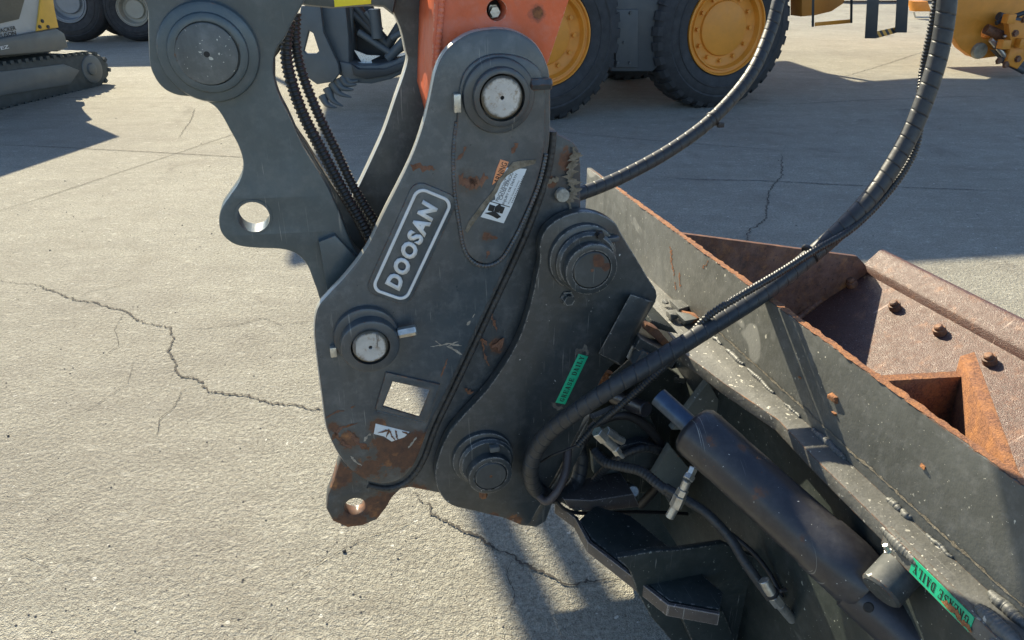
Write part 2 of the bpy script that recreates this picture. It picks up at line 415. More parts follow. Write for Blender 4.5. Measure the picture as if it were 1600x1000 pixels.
# ------------------------------------------------------------------ ground
def ground():
    bm = bmesh.new(); S = 150
    xs = [-S, -30, -12, -6, -3, 0, 3, 6, 12, 30, S]; g = {}
    for i, x in enumerate(xs):
        for j, y in enumerate(xs): g[i, j] = bm.verts.new((x, y + 20, 0))
    for i in range(len(xs) - 1):
        for j in range(len(xs) - 1): bm.faces.new((g[i, j], g[i + 1, j], g[i + 1, j + 1], g[i, j + 1]))
    me = bpy.data.meshes.new('ground'); bm.to_mesh(me); bm.free()
    return link('ground', me, Mc, None, None, 'structure')
ground()
Mcrack = simple('dark_crack', (.055, .048, .04), .95, var=.4, scale=60)
Mjoint = simple('sealed_joint', (.10, .095, .09), .9, var=.3, scale=60)
def crack(name, px, wid, mat=Mcrack, wander=.8, sd=1, seg=.006, jag=.7):
    streak(name, [gpt(a, b) for a, b in px], (0, 0, 1), wid * (.68 if mat is Mcrack else 1), mat, None, jag=jag, seg=seg, wander=wander, th=.004, seedv=sd, kind='structure')
crack('ground_crack', [(-20, 436), (60, 447), (118, 470), (150, 473), (195, 487), (232, 507), (266, 512), (272, 530), (266, 555), (280, 585), (310, 598), (325, 610), (380, 618), (420, 630), (505, 640), (560, 655), (620, 668)], .0105, sd=3)
crack('ground_crack', [(272, 515), (330, 512), (372, 508), (410, 497), (440, 508), (500, 500)], .0035, sd=4)
crack('ground_crack', [(640, 765), (668, 788), (672, 802), (700, 818), (745, 838), (800, 872), (835, 893), (880, 912), (930, 905), (985, 908)], .0095, sd=5)
crack('ground_crack', [(668, 808), (610, 828), (560, 845), (500, 880), (440, 925)], .0025, sd=6)
crack('ground_crack', [(0, 800), (60, 770), (130, 742), (200, 728)], .002, sd=7)
crack('ground_crack', [(0, 690), (70, 665), (140, 640), (200, 600), (210, 560)], .002, sd=8)
crack('ground_crack', [(1222, 235), (1222, 275), (1200, 300), (1196, 345), (1172, 360), (1160, 395)], .011, sd=9)
crack('ground_crack', [(1010, 275), (1090, 281), (1200, 283), (1330, 290), (1600, 300)], .010, sd=10, mat=Mjoint, wander=.3)
crack('ground_crack', [(1200, 165), (1330, 158), (1480, 152), (1600, 150)], .012, sd=11, mat=Mjoint, wander=.3)
crack('ground_crack', [(304, 168), (300, 185), (290, 200), (278, 218)], .008, sd=12)
crack('ground_crack', [(1290, 128), (1360, 108), (1440, 82), (1500, 70)], .012, sd=13)
crack('ground_crack', [(310, 598), (285, 612), (270, 640), (250, 655), (242, 690)], .0028, sd=41)
crack('ground_crack', [(118, 470), (140, 455), (185, 448), (220, 430)], .003, sd=42)
crack('ground_crack', [(195, 487), (180, 515), (186, 540), (160, 560)], .0028, sd=43)
crack('ground_crack', [(800, 872), (790, 900), (805, 925), (795, 960)], .003, sd=44)
crack('ground_crack', [(0, 880), (40, 870), (75, 885), (130, 872), (170, 880)], .0022, sd=45)
crack('slab_joint', [(-30, 226), (60, 229), (220, 237), (380, 246), (480, 251)], .013, mat=Mcrack, wander=.15, sd=14, jag=.25)
crack('slab_joint', [(-40, 342), (80, 305), (240, 252), (362, 211), (420, 190)], .009, mat=Mcrack, wander=.15, sd=15, jag=.25)
crack('slab_joint', [(850, 205), (1000, 218), (1250, 238)], .008, mat=Mjoint, wander=.15, sd=16, jag=.25)

# ------------------------------------------------------------------ main machine frame
D0 = 1.25; AZ = math.atan(340 / (FPX / math.cos(R(PITCH))))
_n = Vector((-math.sin(AZ), math.cos(AZ), 0))
F = Frame(_n * D0, AZ)
def P(px, py, y=0.): return tuple(F.p(px, py, y))

Mhitch = paint('hitch_paint', (.046, .059, .068), .34, [(P(620, 705), .052), (P(590, 665), .018), (P(652, 690), .028), (P(548, 690), .022), (P(580, 735), .035), (P(520, 668), .014), (P(735, 288, -.012), .018), (P(760, 372, -.012), .010), (P(640, 522), .008)], edge=.7, dust=.55, coat=.3)
Mbody = paint('hitch_body_paint', (.034, .043, .049), .38, [(P(640, 775, .03), .035), (P(590, 790, .03), .04), (P(545, 815, .03), .045), (P(535, 745, .03), .03), (P(775, 540, .03), .016), (P(885, 250, .03), .02), (P(860, 285, .03), .012)], edge=.8, dust=.6, coat=.2)
Mear = paint('ear_paint', (.026, .033, .036), .38, [(P(800, 815), .02), (P(770, 805), .012)], specks=.12, edge=.8, dust=.32, coat=.25, edgecol=(.28, .27, .25))
Mlink = paint('link_paint', (.048, .070, .080), .36, [(P(430, 385, .05), .008)], edge=.15, dust=.35, coat=.3)
Mboss = paint('boss_paint', (.042, .051, .057), .36, rustn=.1, edge=.4, dust=.3, coat=.3)
Mcap = paint('worn_cap', (.085, .095, .095), .5, rustn=.25, specks=.5, edge=.2, dust=.8, speckcol=(.45, .45, .40))
Mpin = simple('machined_pin', (.62, .61, .58), .38, .55, var=.2, scale=35, bump=.1)
def pinmat():
    k = N('scuffed_pin_face'); n1 = k.ramp(k.noise(60, 6, .7), .52, .62)
    sp = k.n('ShaderNodeSeparateXYZ'); k.l(k.n('ShaderNodeTexCoord').outputs['Generated'], sp.inputs[0])
    ax, az_ = k.math('SUBTRACT', sp.outputs[0], .5), k.math('SUBTRACT', sp.outputs[2], .5)
    rd = k.math('SQRT', k.math('ADD', k.math('MULTIPLY', ax, ax), k.math('MULTIPLY', az_, az_)))
    rg = k.math('SINE', k.math('MULTIPLY', rd, 190.)); rn = k.math('ADD', rd, k.math('MULTIPLY', k.math('SUBTRACT', k.noise(50, 5, .7), .5), .25))
    c = k.mix(k.ramp(k.noise(20, 5, .6), .3, .7), (.36, .355, .34), (.58, .57, .54)); c = k.mix(k.ramp(rg, .2, 1, 0, .16), c, (.25, .25, .24))
    c = k.mix(k.math('MULTIPLY', n1, .65), c, (.22, .15, .08)); c = k.mix(k.ramp(rn, .40, .47), c, (.10, .085, .06)); c = k.mix(k.ramp(k.noise(8, 3, .5, k.stretch((9, 1, 1), (0, .6, 0))), .66, .68), c, (.12, .11, .10))
    k.col(c); k.rough(.5); k.b.inputs['Metallic'].default_value = .25; k.bump(k.math('ADD', k.noise(200, 4, .6), k.math('MULTIPLY', rg, .25)), .25, .001); return k.m
Mpinf = pinmat()
Mzinc = simple('zinc_fitting', (.50, .49, .45), .35, .8, var=.25, scale=70, bump=.25)
Mwhite = paint('chipped_white_paint', (.62, .63, .63), .5, rustn=.18, edge=0, dust=.15)
def peel():
    k = N('glue_residue'); c = k.mix(k.ramp(k.noise(70, 6, .7), .35, .65), (.10, .085, .06), (.24, .21, .16)); k.col(c); k.rough(.85); k.bump(k.noise(180, 5, .7), .8, .003); return k.m
Mglue = peel()
def rustmat(name, wet=.0, o=.5, rough=.8, base=None):
    k = N(name); c = rustcol(k); c = k.mix(k.ramp(k.noise(19, 8, .8), .42, .6), c, base or (.17, .085, .055))
    c = k.mix(k.math('MULTIPLY', k.ramp(k.noise(48, 8, .82), .5, .62), o), c, RUST_O); c = k.mix(k.ramp(k.noise(90, 4, .7), .62, .70), c, (.035, .018, .012))
    k.col(c); k.rough(k.ramp(k.noise(30, 5, .6), .3, .7, rough - .25, rough)); k.bump(k.math('ADD', k.noise(420, 4, .7), k.math('MULTIPLY', k.noise(70, 4, .6), .5)), .45, .0022); return k.m
Mrust = rustmat('rusted_steel', o=.35, rough=.75)
def ribmat():
    k = N('orange_rust'); f = k.ramp(k.noise(260, 5, .75), .36, .64); c = k.mix(f, (.10, .042, .024), (.31, .135, .062))
    c = k.mix(k.math('MULTIPLY', k.ramp(k.noise(34, 5, .75), .45, .62), .55), c, (.40, .17, .055)); c = k.mix(k.math('MULTIPLY', k.ramp(k.vor(60), .28, .05), .4), c, (.07, .032, .02))
    k.col(c); k.rough(.88); k.bump(k.math('ADD', k.noise(300, 4, .7), k.math('MULTIPLY', k.noise(55, 4, .6), .8)), .7, .004); return k.m
Mrusto = ribmat()
Mrustd = rustmat('rust_stain', o=.2, rough=.85)
def blademat():
    k = N('rust_polished_blade'); f = k.ramp(k.noise(420, 3, .6), .36, .66)
    c = k.mix(f, (.026, .010, .007), (.135, .058, .040)); c = k.mix(k.math('MULTIPLY', k.ramp(k.noise(9, 6, .65), .45, .65), .6), c, (.10, .05, .038))
    c = k.mix(k.math('MULTIPLY', k.ramp(k.noise(22, 7, .75), .54, .66), .5), c, (.26, .11, .045)); glint = k.ramp(k.noise(300, 2, .5), .66, .72)
    c = k.mix(k.math('MULTIPLY', glint, .45), c, (.50, .42, .36)); c = k.mix(k.ramp(k.noise(5, 3, .6, k.stretch((1, 14, 1), (0, 0, .3))), .70, .72), c, (.35, .24, .19))  # pale specks paint glints into the blade colour
    k.col(c); k.rough(k.ramp(k.noise(60, 5, .6), .3, .7, .28, .6)); k.bump(k.math('ADD', k.noise(420, 3, .6), k.math('MULTIPLY', k.noise(30, 5, .6), .6)), .6, .003); return k.m
Mblade = blademat()
Mbucket = paint('bucket_grey_paint', (.088, .092, .085), .5, [(P(1052, 405, .70), .014), (P(1060, 440, .68), .01)], specks=.42, edge=.7, dust=.6, rustn=.0, bumps=.25, speckcol=(.55, .53, .45))
Mflange = paint('flange_paint', (.10, .10, .092), .5, specks=.9, edge=1.0, dust=.5, rustn=.25, bumps=.5, speckcol=(.5, .48, .42))
Mdark = paint('bracket_dark_paint', (.020, .028, .027), .5, specks=.5, edge=.6, dust=.2, bumps=.2, edgecol=(.3, .28, .25), speckcol=(.32, .34, .30))
Mcyl = paint('cylinder_paint', (.019, .019, .024), .42, [(tuple(F.p(a_, b_, y_)), r_ * .75, .7) for a_, b_, y_, r_ in ((1110, 690, -.33, .016), (1190, 770, -.42, .022), (1255, 835, -.49, .02), (1300, 830, -.53, .02), (1160, 700, -.36, .012), (1330, 880, -.58, .022))], rustn=.42, specks=.1, edge=.2, dust=.2, coat=.3)
Mrubber = simple('hose_wrap_plastic', (.026, .029, .032), .5, 0, var=.3, scale=60, bump=.08)
Mconduit = simple('conduit_plastic', (.022, .024, .026), .4, 0, var=.3, scale=60, bump=.05)
Mblack = simple('black_rubber', (.018, .018, .02), .5, 0, var=.3, scale=60)
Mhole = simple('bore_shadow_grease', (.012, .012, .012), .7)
Mgreen = simple('green_sticker', (.01, .42, .22), .4, 0, var=.12, scale=50, bump=.05)
Mink = simple('black_print', (.012, .012, .012), .6, bump=0)
Mstick = simple('white_sticker', (.62, .66, .68), .4, var=.06, scale=60, bump=.05)
Mostick = simple('orange_sticker', (.72, .28, .12), .45, var=.1, scale=60, bump=.05)
Myellow = simple('yellow_sticker', (.85, .72, .03), .45, var=.05)
Morange = paint('orange_red_paint', (.66, .125, .04), .45, [(P(838, 20, .06), .012)], rustn=.12, edge=.6, dust=.6, bumps=.35, edgecol=(.6, .4, .3))

Mglare = paint('edge_glare_paint', (.30, .30, .27), .32, rustn=.1, edge=0, dust=.5, coat=.4)  # pale base puts sun glare into the colour of the plate edges
# ------------------------------------------------------------------ quick coupler
QC = thing('quick_coupler', 'dark grey excavator quick coupler with white framed lettering on its side plate', 'quick coupler', F)
front = [(765, 44), (735, 50), (708, 66), (691, 85), (679, 112), (671, 150), (660, 195), (640, 250), (600, 330), (572, 387), (540, 430), (512, 460), (495, 482), (490, 515), (494, 560), (502, 620), (508, 665), (517, 690), (530, 714), (550, 738), (575, 753), (600, 757), (622, 752), (640, 738), (655, 712), (672, 667), (705, 600), (745, 515), (790, 420), (820, 355), (846, 285), (857, 240), (861, 200), (861, 130), (855, 98), (838, 68), (812, 50), (790, 44)]
sq = [(614, 597), (672, 610), (655, 652), (599, 635)]
sqo = [(603, 582), (688, 601), (668, 661), (586, 640)]
glare_sides(plate(F, 'side_plate', front, 0, .024, Mhitch, QC, holes=[[(606, 588), (681, 604), (663, 660), (591, 643)]], bev=.0075, curve=True), Mglare)
plate(F, 'inner_side_plate', [(861, 205), (895, 221), (905, 235), (908, 262), (908, 345), (880, 520), (800, 660), (730, 778), (690, 772), (640, 762), (626, 765), (613, 778), (604, 794), (590, 812), (567, 822), (543, 825), (520, 815), (510, 796), (512, 775), (522, 750), (531, 720), (545, 640), (560, 560), (640, 400), (700, 250), (740, 150), (800, 120)], .028, .062, Mbody, QC,
      holes=[(555, 792, .021), [(604, 572), (682, 586), (664, 672), (586, 660)]], bev=.005)
plate(F, 'window_frame', sqo, -.005, .002, Mhitch, QC, holes=[sq], bev=.003)
# teardrop reinforcing pad round the upper pin
pad = [(783, 84), (752, 90), (728, 110), (718, 140), (714, 190), (710, 240), (712, 300), (720, 350), (727, 388), (742, 407), (762, 412), (782, 402), (799, 376), (818, 338), (838, 288), (850, 240), (853, 190), (852, 140), (843, 108), (818, 90)]
plate(F, 'reinforcing_pad', pad, -.007, .002, Mhitch, QC, bev=.004, curve=True)
wp = [P(a, b, -.001) for a, b in [(714, 190), (709, 240), (711, 300), (718, 350), (726, 390), (741, 410), (762, 415), (783, 405), (801, 378), (820, 340), (841, 290), (853, 240)]]
tube('weld_or_shade_bead', wp, .0042, Mhitch, QC, n=8, mode='corr', pitch=.006, depth=.0005, step=.0015)
def boss(name, cx, cy, yf, r, rpin, ypin, pinm, ringm, base=None, par=QC, hole=True, gap=.004):
    """ring boss with a pin whose end face stands at ypin"""
    b = disc(F, name, cx, cy, yf, 0.0, r, ringm, par, bev=.005, rin=rpin + gap)
    c = F.p(cx, cy, ypin); o = link('pin', lathe_mesh([(.0035, ypin + .006), (.0035, ypin), (rpin - .003, ypin), (rpin, ypin + .003), (rpin, .33), (0, .33)], 48, c.x, c.z), pinm, b)
    link('bore', lathe_mesh([(0, ypin + .005), (.0036, ypin + .005)], 16, c.x, c.z), Mhole, o)
    return b, c
# upper pin
disc(F, 'boss_flange', 781, 151, -.018, 0, .062, Mboss, QC, bev=.006, rin=.04)
b1, c1 = boss('boss', 785, 153, -.030, .0485, .0345, -.034, Mpinf, Mboss)
# lower left pin
disc(F, 'boss_flange', 573, 528, -.014, 0, .060, Mboss, QC, bev=.006, rin=.036)
b2, c2 = boss('boss', 579, 543, -.036, .0535, .0315, -.046, Mpinf, Mboss)
def bolt_at(px, py, y, r=.008, h=.012, mat=Mzinc, par=QC, d=(0, -1, 0), name='bolt', dome=0):
    return hexbolt(name, P(px, py, y), d, r, h, mat, par, dome=dome)
for (a, b, y, ax, ln) in ((714, 161, -.012, (0, 0, 1), .03), (521, 549, -.008, (0, 0, 1), .02)):
    c = Vector(P(a, b, y)); box('lock_tab', c + Vector((-.006, -.006, -ln / 2)), c + Vector((.006, .008, ln / 2)), Mzinc, QC, .002)
c = Vector(P(847, 131, -.012)); rod('retaining_bolt', c + Vector((-.022, 0, 0)), c + Vector((.016, 0, 0)), .0105, Mbody, QC, 6); 
c = Vector(P(640, 517, -.018)); rod('retaining_bolt', c + Vector((-.022, 0, -.002)), c + Vector((.012, -.006, .004)), .010, Mzinc, QC, 6)
disc(F, 'rod_end', 880, 306, .016, .03, .0125, simple('speckled_rod_end', (.30, .29, .25), .8, var=.4, scale=90), QC, bev=.001)
# far side plate, cross members and hook
mp = [(a, b) for a, b in front if b < 500] 
mp = mp[:11] + [(520, 560), (560, 640), (640, 640)] + mp[11:]
plate(F, 'far_side_plate', mp, .30, .33, Mbody, QC, yp=0., bev=.003)
pu = F.p(820, 230, 0); pl = F.p(700, 560, 0)
def bar_between(name, a, b, wd, y0, y1, mat, par):
    A, B = F.p(*a, 0.), F.p(*b, 0.); d = (B - A).normalized(); s = Vector((-d.z, 0, d.x)) * wd
    pts = []
    for y in (y0, y1):
        for q in (A - s, A + s, B + s, B - s): pts.append(Vector((q.x, y, q.z)))
    return hull8(name, pts, mat, par, .004)
bar_between('cross_member', (800, 240), (725, 480), .02, .062, .30, Mbody, QC)
rod('hook_shaft', P(870, 300, .06), tuple(Vector(P(870, 300, .06)) + Vector((0, .24, 0))), .028, Mbody, QC)
Mchamfer = simple('chamfer_shade_grime', (.036, .036, .036), .5, 0, var=.5, scale=60, bump=.5)
tube('weld_or_shade_bead', [P(a, b, .028) for a, b in [(864, 205), (861, 240), (851, 285), (825, 357), (796, 422), (751, 518), (711, 603), (680, 668), (664, 712), (648, 740), (628, 757), (602, 763), (575, 758)]], .0070, Mchamfer, QC, n=10, mode='corr', pitch=.011, depth=.00025, step=.002)  # added dark bead paints the shade and grime of the plate's right chamfer
plate(F, 'hook_block', [(840, 205), (861, 213), (892, 222), (904, 236), (906, 262), (905, 338), (840, 338)], .072, .25, Mhitch, QC, bev=.006, yp=.04)
# lettering panel
e1 = F.p(622, 448, 0); e2 = F.p(672, 320, 0)     # reading direction, bottom to top
xd = (F.p(668, 305, 0) - F.p(606, 440, 0)).normalized(); yd = Vector((-xd.z, 0, xd.x)); 
if yd.x > 0: yd = -yd
def rrect(c, xd, yd, w, h, r, n=6):
    o = []
    for sx, sy, a0 in ((1, 1, 0), (-1, 1, 90), (-1, -1, 180), (1, -1, 270)):
        for k in range(n + 1):
            a = R(a0 + 90 * k / n); q = c + xd * (sx * (w / 2 - r) + r * math.cos(a)) + yd * (sy * (h / 2 - r) + r * math.sin(a)); o.append(Vector((q.x, q.z)))
    return o
cL = F.p(643, 384, -.004); LW = (F.p(683, 303, -.004) - F.p(605, 463, -.004)).length * .995; LH = .0705
link('lettering_panel', poly_mesh([rrect(cL, xd, yd, LW + .016, LH + .016, .021)], -.0035, .001, .002), Mhitch, QC)
link('panel_border', poly_mesh([rrect(cL, xd, yd, LW, LH, .018), rrect(cL, xd, yd, LW - .011, LH - .011, .0135)], -.0065, -.003, .0012), Mwhite, QC)
lt = text_mesh('DOOSAN', .052, .16, spacing=1.16)
lt = place_flat(lt, F.p(642, 385, -.0052), xd, yd, LW * .83, .031)
me_l = bmesh.new(); me_l.from_mesh(lt); ex = bmesh.ops.extrude_face_region(me_l, geom=me_l.faces[:]); bmesh.ops.translate(me_l, verts=[v for v in ex['geom'] if isinstance(v, bmesh.types.BMVert)], vec=(0, -.002, 0)); bmesh.ops.recalc_face_normals(me_l, faces=me_l.faces); me_l.to_mesh(lt); me_l.free()
link('raised_lettering', lt, Mwhite, QC)
# warning sticker on the pad
YS = -.0078
def flat(name, px, mat, par, y=YS, th=.0006, curve=False): return plate(F, name, px, y, y + th, mat, par, bev=.0001, curve=curve)
ws = flat('warning_sticker', [(792, 262), (823, 264), (800, 322), (787, 349), (751, 339), (766, 315), (774, 312), (773, 300)], Mstick, QC)
flat('sticker_heading', [(782, 249), (795, 253), (790, 266), (778, 282), (769, 289), (775, 267)], Mostick, ws, y=YS - .0001)
flat('glue_residue', [(790, 268), (797, 259), (802, 253), (815, 251), (838, 249), (836, 256), (822, 260), (806, 266), (792, 275), (783, 286), (777, 300), (768, 312), (757, 326), (748, 338), (738, 352), (730, 364), (727, 360), (733, 345), (744, 331), (752, 320), (764, 306), (772, 296), (778, 282)], Mglue, QC, y=YS - .0009)
sx = (F.p(805, 262, YS) - F.p(783, 312, YS)).normalized(); sy = Vector((-sx.z, 0, sx.x)); sy = -sy if sy.x > 0 else sy
def sticker_text(s, px, py, w, h, par, mat=Mink, bold=.02, y=YS - .0004):
    bold *= .4
    link('printed_line', place_flat(text_mesh(s, bold), F.p(px, py, y), sx, sy, w, h), mat, par)
mpx = F.sc(790, 290)
sticker_text('ARNING', 782, 270, 34 * mpx, 9 * mpx, ws)
sticker_text('PINCH POINT', 784, 297, 38 * mpx, 5.2 * mpx, ws, bold=.01)
sticker_text('CAUSE SERIOU', 791, 291, 46 * mpx, 5.2 * mpx, ws, bold=.01)
sticker_text('INJURY OR DEATH', 797, 296, 52 * mpx, 5.2 * mpx, ws, bold=.01)
sticker_text('Keep hands away', 803, 300, 40 * mpx, 3 * mpx, ws, bold=0)
sticker_text('................', 809, 296, 46 * mpx, 2 * mpx, ws, bold=0)
for pg in ([(765, 319), (774, 322), (771, 331), (762, 329)], [(783, 322), (789, 324), (785, 334), (780, 333)], [(757, 333), (774, 330), (783, 339), (777, 342), (768, 337)], [(774, 323), (781, 318), (784, 324), (779, 333), (772, 330)]):
    flat('pictogram', pg, Mink, ws, y=YS - .0005)
flat('sticker_divider', [(766, 314), (797, 323), (796.6, 324), (765.6, 315.2)], Mink, ws, y=YS - .0005)
# torn sticker remains and paint damage low on the plate
flat('torn_sticker', [(587, 662), (640, 675), (632, 683), (612, 690), (600, 682), (584, 678)], Mstick, QC, y=-.0006)
for i, pts in enumerate(([(590, 676), (608, 672), (604, 684)], [(606, 670), (618, 690)], [(618, 672), (622, 688)], [(628, 674), (640, 680)])):
    streak('paint_gouge', [P(a, b, -.0013) for a, b in pts], (0, -1, 0), .003, Mrustd, QC, seedv=i)
Mscr = simple('bare_scratch', (.30, .27, .22), .7, var=.4, scale=80)
for i, (pts, wd, m) in enumerate((([(642, 255), (655, 259), (679, 268)], .010, Mrustd), ([(672, 542), (700, 537), (722, 541)], .003, Mscr), ([(697, 539), (710, 545), (722, 554)], .003, Mscr), ([(680, 532), (690, 540)], .002, Mscr), ([(700, 540), (716, 533)], .002, Mscr),
        ([(730, 508), (736, 502)], .004, Mscr), ([(738, 496), (741, 490)], .003, Mscr), ([(518, 690), (535, 668), (560, 662)], .005, Mrustd), ([(520, 670), (530, 690), (550, 700)], .006, Mrustd), ([(542, 672), (560, 690), (575, 705)], .009, Mrustd), ([(555, 634), (548, 637)], .003, Mrustd), ([(508, 655), (520, 645), (538, 640)], .004, Mrustd),
        ([(569, 690), (574, 682), (580, 678)], .004, Mscr), ([(638, 700), (645, 690), (650, 682)], .004, Mscr), ([(700, 560), (688, 590)], .003, Mrustd), ([(548, 712), (565, 728)], .004, Mscr))):
    streak('paint_scrape', [P(a, b, 0) for a, b in pts], (0, -1, 0), wd, m, QC, seedv=20 + i)
for i, (pts, wd) in enumerate((([(716, 275), (735, 281), (762, 284)], .018), ([(735, 288), (745, 284)], .020), ([(762, 368), (778, 372)], .006), ([(760, 404), (765, 392)], .004), ([(712, 250), (722, 242), (730, 230)], .004), ([(800, 240), (810, 224)], .006))):
    streak('paint_scrape', [P(a, b, -.0072) for a, b in pts], (0, -1, 0), wd, Mrustd, QC, seedv=60 + i, jag=.7)
for i, (pts, wd) in enumerate((([(768, 480), (770, 500), (777, 518)], .004), ([(742, 535), (755, 530), (762, 540)], .004), ([(753, 528), (758, 560), (765, 572)], .003), ([(770, 538), (784, 542)], .022), ([(725, 607), (740, 612)], .008), ([(849, 292), (858, 284), (872, 276)], .010), ([(893, 230), (900, 260), (897, 300), (885, 325)], .018))):
    streak('paint_scrape', [P(a, b, .0238) for a, b in pts], (0, -1, 0), wd, Mrustd if i < 5 else Mglue, QC, seedv=90 + i, jag=.7)

# ------------------------------------------------------------------ excavator arm (orange)
ARM = thing('excavator_arm', 'orange red excavator arm end rising behind the top of the lettered coupler', 'excavator arm', F)
def armat(*a): return [F.p(*q, .062) for q in a]
plate(F, 'arm_casting', [(700, -420), (682, -80), (676, 40), (672, 150), (690, 220), (780, 230), (830, 150), (858, 98), (897, -20), (960, -170), (1010, -420)], .062, .30, Morange, ARM, holes=[(776, 16, .0155)], bev=.006)
c = F.p(776, 16, .07); link('recess_wall', lathe_mesh([(.0152, .064), (.0152, .10), (0, .10)], 28, c.x, c.z), Mhole, ARM)
hexbolt('grease_nipple', (c.x, .10, c.z - .004), (0, -1, 0), .009, .02, Mzinc, ARM)
tube('weld_or_shade_bead', [P(a, b, .06) for a, b in [(693, -60), (690, 10), (686, 60), (684, 100)]], .005, Morange, ARM, n=8, mode='corr', pitch=.008, depth=.0006, step=.002)

# ------------------------------------------------------------------ bucket link (left)
LK = thing('bucket_link', 'dark blue grey bucket link plate with a large capped pin and a round eye', 'bucket link', F)
LY = .066
near = [(232, -60), (231, 20), (233, 92), (241, 120), (256, 139), (277, 149), (302, 152), (325, 160), (342, 174), (360, 205), (374, 232), (380, 258), (373, 284), (357, 308), (345, 327), (342, 350), (349, 369), (368, 383), (397, 388), (440, 390), (464, 398), (480, 415), (490, 440), (500, 470), (530, 580), (620, 590), (640, 480), (600, 430), (563, 400), (548, 378), (532, 337), (512, 292), (475, 230), (452, 180), (436, 148), (427, 112), (432, 78), (452, 45), (480, -60)]
plate(F, 'link_plate', near, LY, LY + .045, Mlink, LK, holes=[(396, 339, .0275)], bev=.004, curve=True)
c = F.p(396, 339, LY); link('eye_bushing', lathe_mesh([(.0272, LY + .044), (.0272, LY - .001), (.0315, LY - .001), (.0315, LY + .002)], 44, c.x, c.z), Mlink, LK)
disc(F, 'pin_flange', 326, 83, LY - .016, LY + .01, .076, Mlink, LK, bev=.008)
disc(F, 'pin_collar', 325, 84, LY - .024, LY - .01, .060, Mlink, LK, bev=.006, rin=.0475)
pc = disc(F, 'pin_cap', 323, 85, LY - .026, LY + .02, .0465, Mcap, LK, bev=.004)
c = F.p(323, 85, LY - .027); link('grease_bore', lathe_mesh([(0, LY - .0265), (.0045, LY - .0265)], 16, c.x, c.z), Mhole, pc)

plate(F, 'stop_block', [(498, 378), (524, 368), (556, 402), (545, 440), (512, 462)], LY - .014, LY + .02, Mlink, LK, bev=.003)
plate(F, 'weld_clip', [(264, 26), (281, 13), (286, 22), (270, 37)], LY - .004, LY + .001, Mcap, LK, bev=.001)
# inner web and second plate of the link, deeper
plate(F, 'inner_web', [(452, 60), (430, 90), (430, 130), (452, 185), (480, 225), (520, 290), (546, 330), (575, 390), (560, 470), (500, 500), (500, 440), (520, 380), (500, 300), (440, 190), (410, 100), (420, 40)], .135, .160, Mbody, LK, bev=.003)
arc = [(600, -60), (604, 0), (614, 18), (627, 48), (634, 80), (637, 92), (631, 116), (618, 153), (600, 205), (580, 250), (562, 288), (552, 308), (560, 345), (575, 380), (600, 420), (700, 400), (720, 200), (700, 60), (690, -60)]
FL = thing('side_link', 'curved dark side link with a sunlit white edge between the hoses and the orange arm', 'link', F)
glare_sides(plate(F, 'curved_plate', arc, .22, .255, Mbody, FL, bev=.003, curve=True), Mglare)
plate(F, 'cross_tube', [(440, -60), (455, 2), (478, 10), (520, 14), (575, 10), (600, 12), (615, 24), (632, -60)], .17, .25, Mlink, LK, bev=.01)
c0 = plate(F, 'yellow_label', [(521, -10), (579, -14), (580, 6), (523, 11)], .168, .1695, Myellow, LK, bev=.0002)
# corrugated hoses running through the link
HG = 'corrugated hoses through the bucket link'
for i, (pts, r, lb) in enumerate((([(452, 30), (447, 70), (452, 115), (472, 175), (505, 240), (540, 305), (572, 360), (600, 420)], .0098, 'black corrugated hose nearest the big link plate'),
                                  ([(462, 20), (462, 70), (474, 120), (498, 180), (525, 235), (551, 290), (578, 335), (610, 380)], .0085, 'black corrugated hose nearest the curved side link'))):
    o = tube('corrugated_hose', [P(a, b, .125 + .02 * i) for a, b in pts], r, Mconduit, None, n=12, mode='corr', pitch=.0075, depth=.0011, step=.0018)
    o.location = F.o; o.rotation_euler = (0, 0, F.az); o['label'] = lb; o['category'] = 'hose'; o['group'] = HG

# ------------------------------------------------------------------ tilt bucket: ears, wall, floor, blade
BK = thing('tilt_bucket', 'grey and rusty tilting excavator bucket with bolted blade at the right', 'bucket', F)
ear = [(907, 331), (875, 341), (852, 360), (843, 385), (844, 405), (838, 435), (830, 472), (815, 520), (795, 560), (762, 608), (722, 652), (700, 680), (685, 715), (680, 745), (688, 772), (706, 790), (742, 799), (790, 811), (822, 822), (838, 800), (868, 745), (905, 672), (930, 615), (948, 580), (985, 545), (1008, 500), (1027, 463), (1010, 430), (972, 367), (960, 347), (935, 334)]
plate(F, 'ear_plate', ear, -.004, .022, Mear, BK, bev=.003, curve=True)
plate(F, 'ear_plate', [(907, 331), (852, 360), (843, 405), (830, 472), (800, 560), (790, 660), (790, 811), (822, 822), (868, 745), (930, 615), (1008, 500), (1027, 463), (972, 367), (935, 334)], .36, .385, Mear, BK, bev=.003, yp=0.)
plate(F, 'ear_flange', [(872, 745), (905, 680), (922, 650), (912, 700), (880, 765), (862, 790), (853, 815), (838, 824), (822, 822)], .004, .060, Mear, BK, bev=.003)
hull8('stop_bar', [P(985, 459, -.022), P(1016, 470, -.022), P(966, 568, -.022), P(934, 553, -.022), P(985, 459, .0), P(1022, 470, .0), P(972, 574, .0), P(934, 553, .0)], Mear, BK, .005)
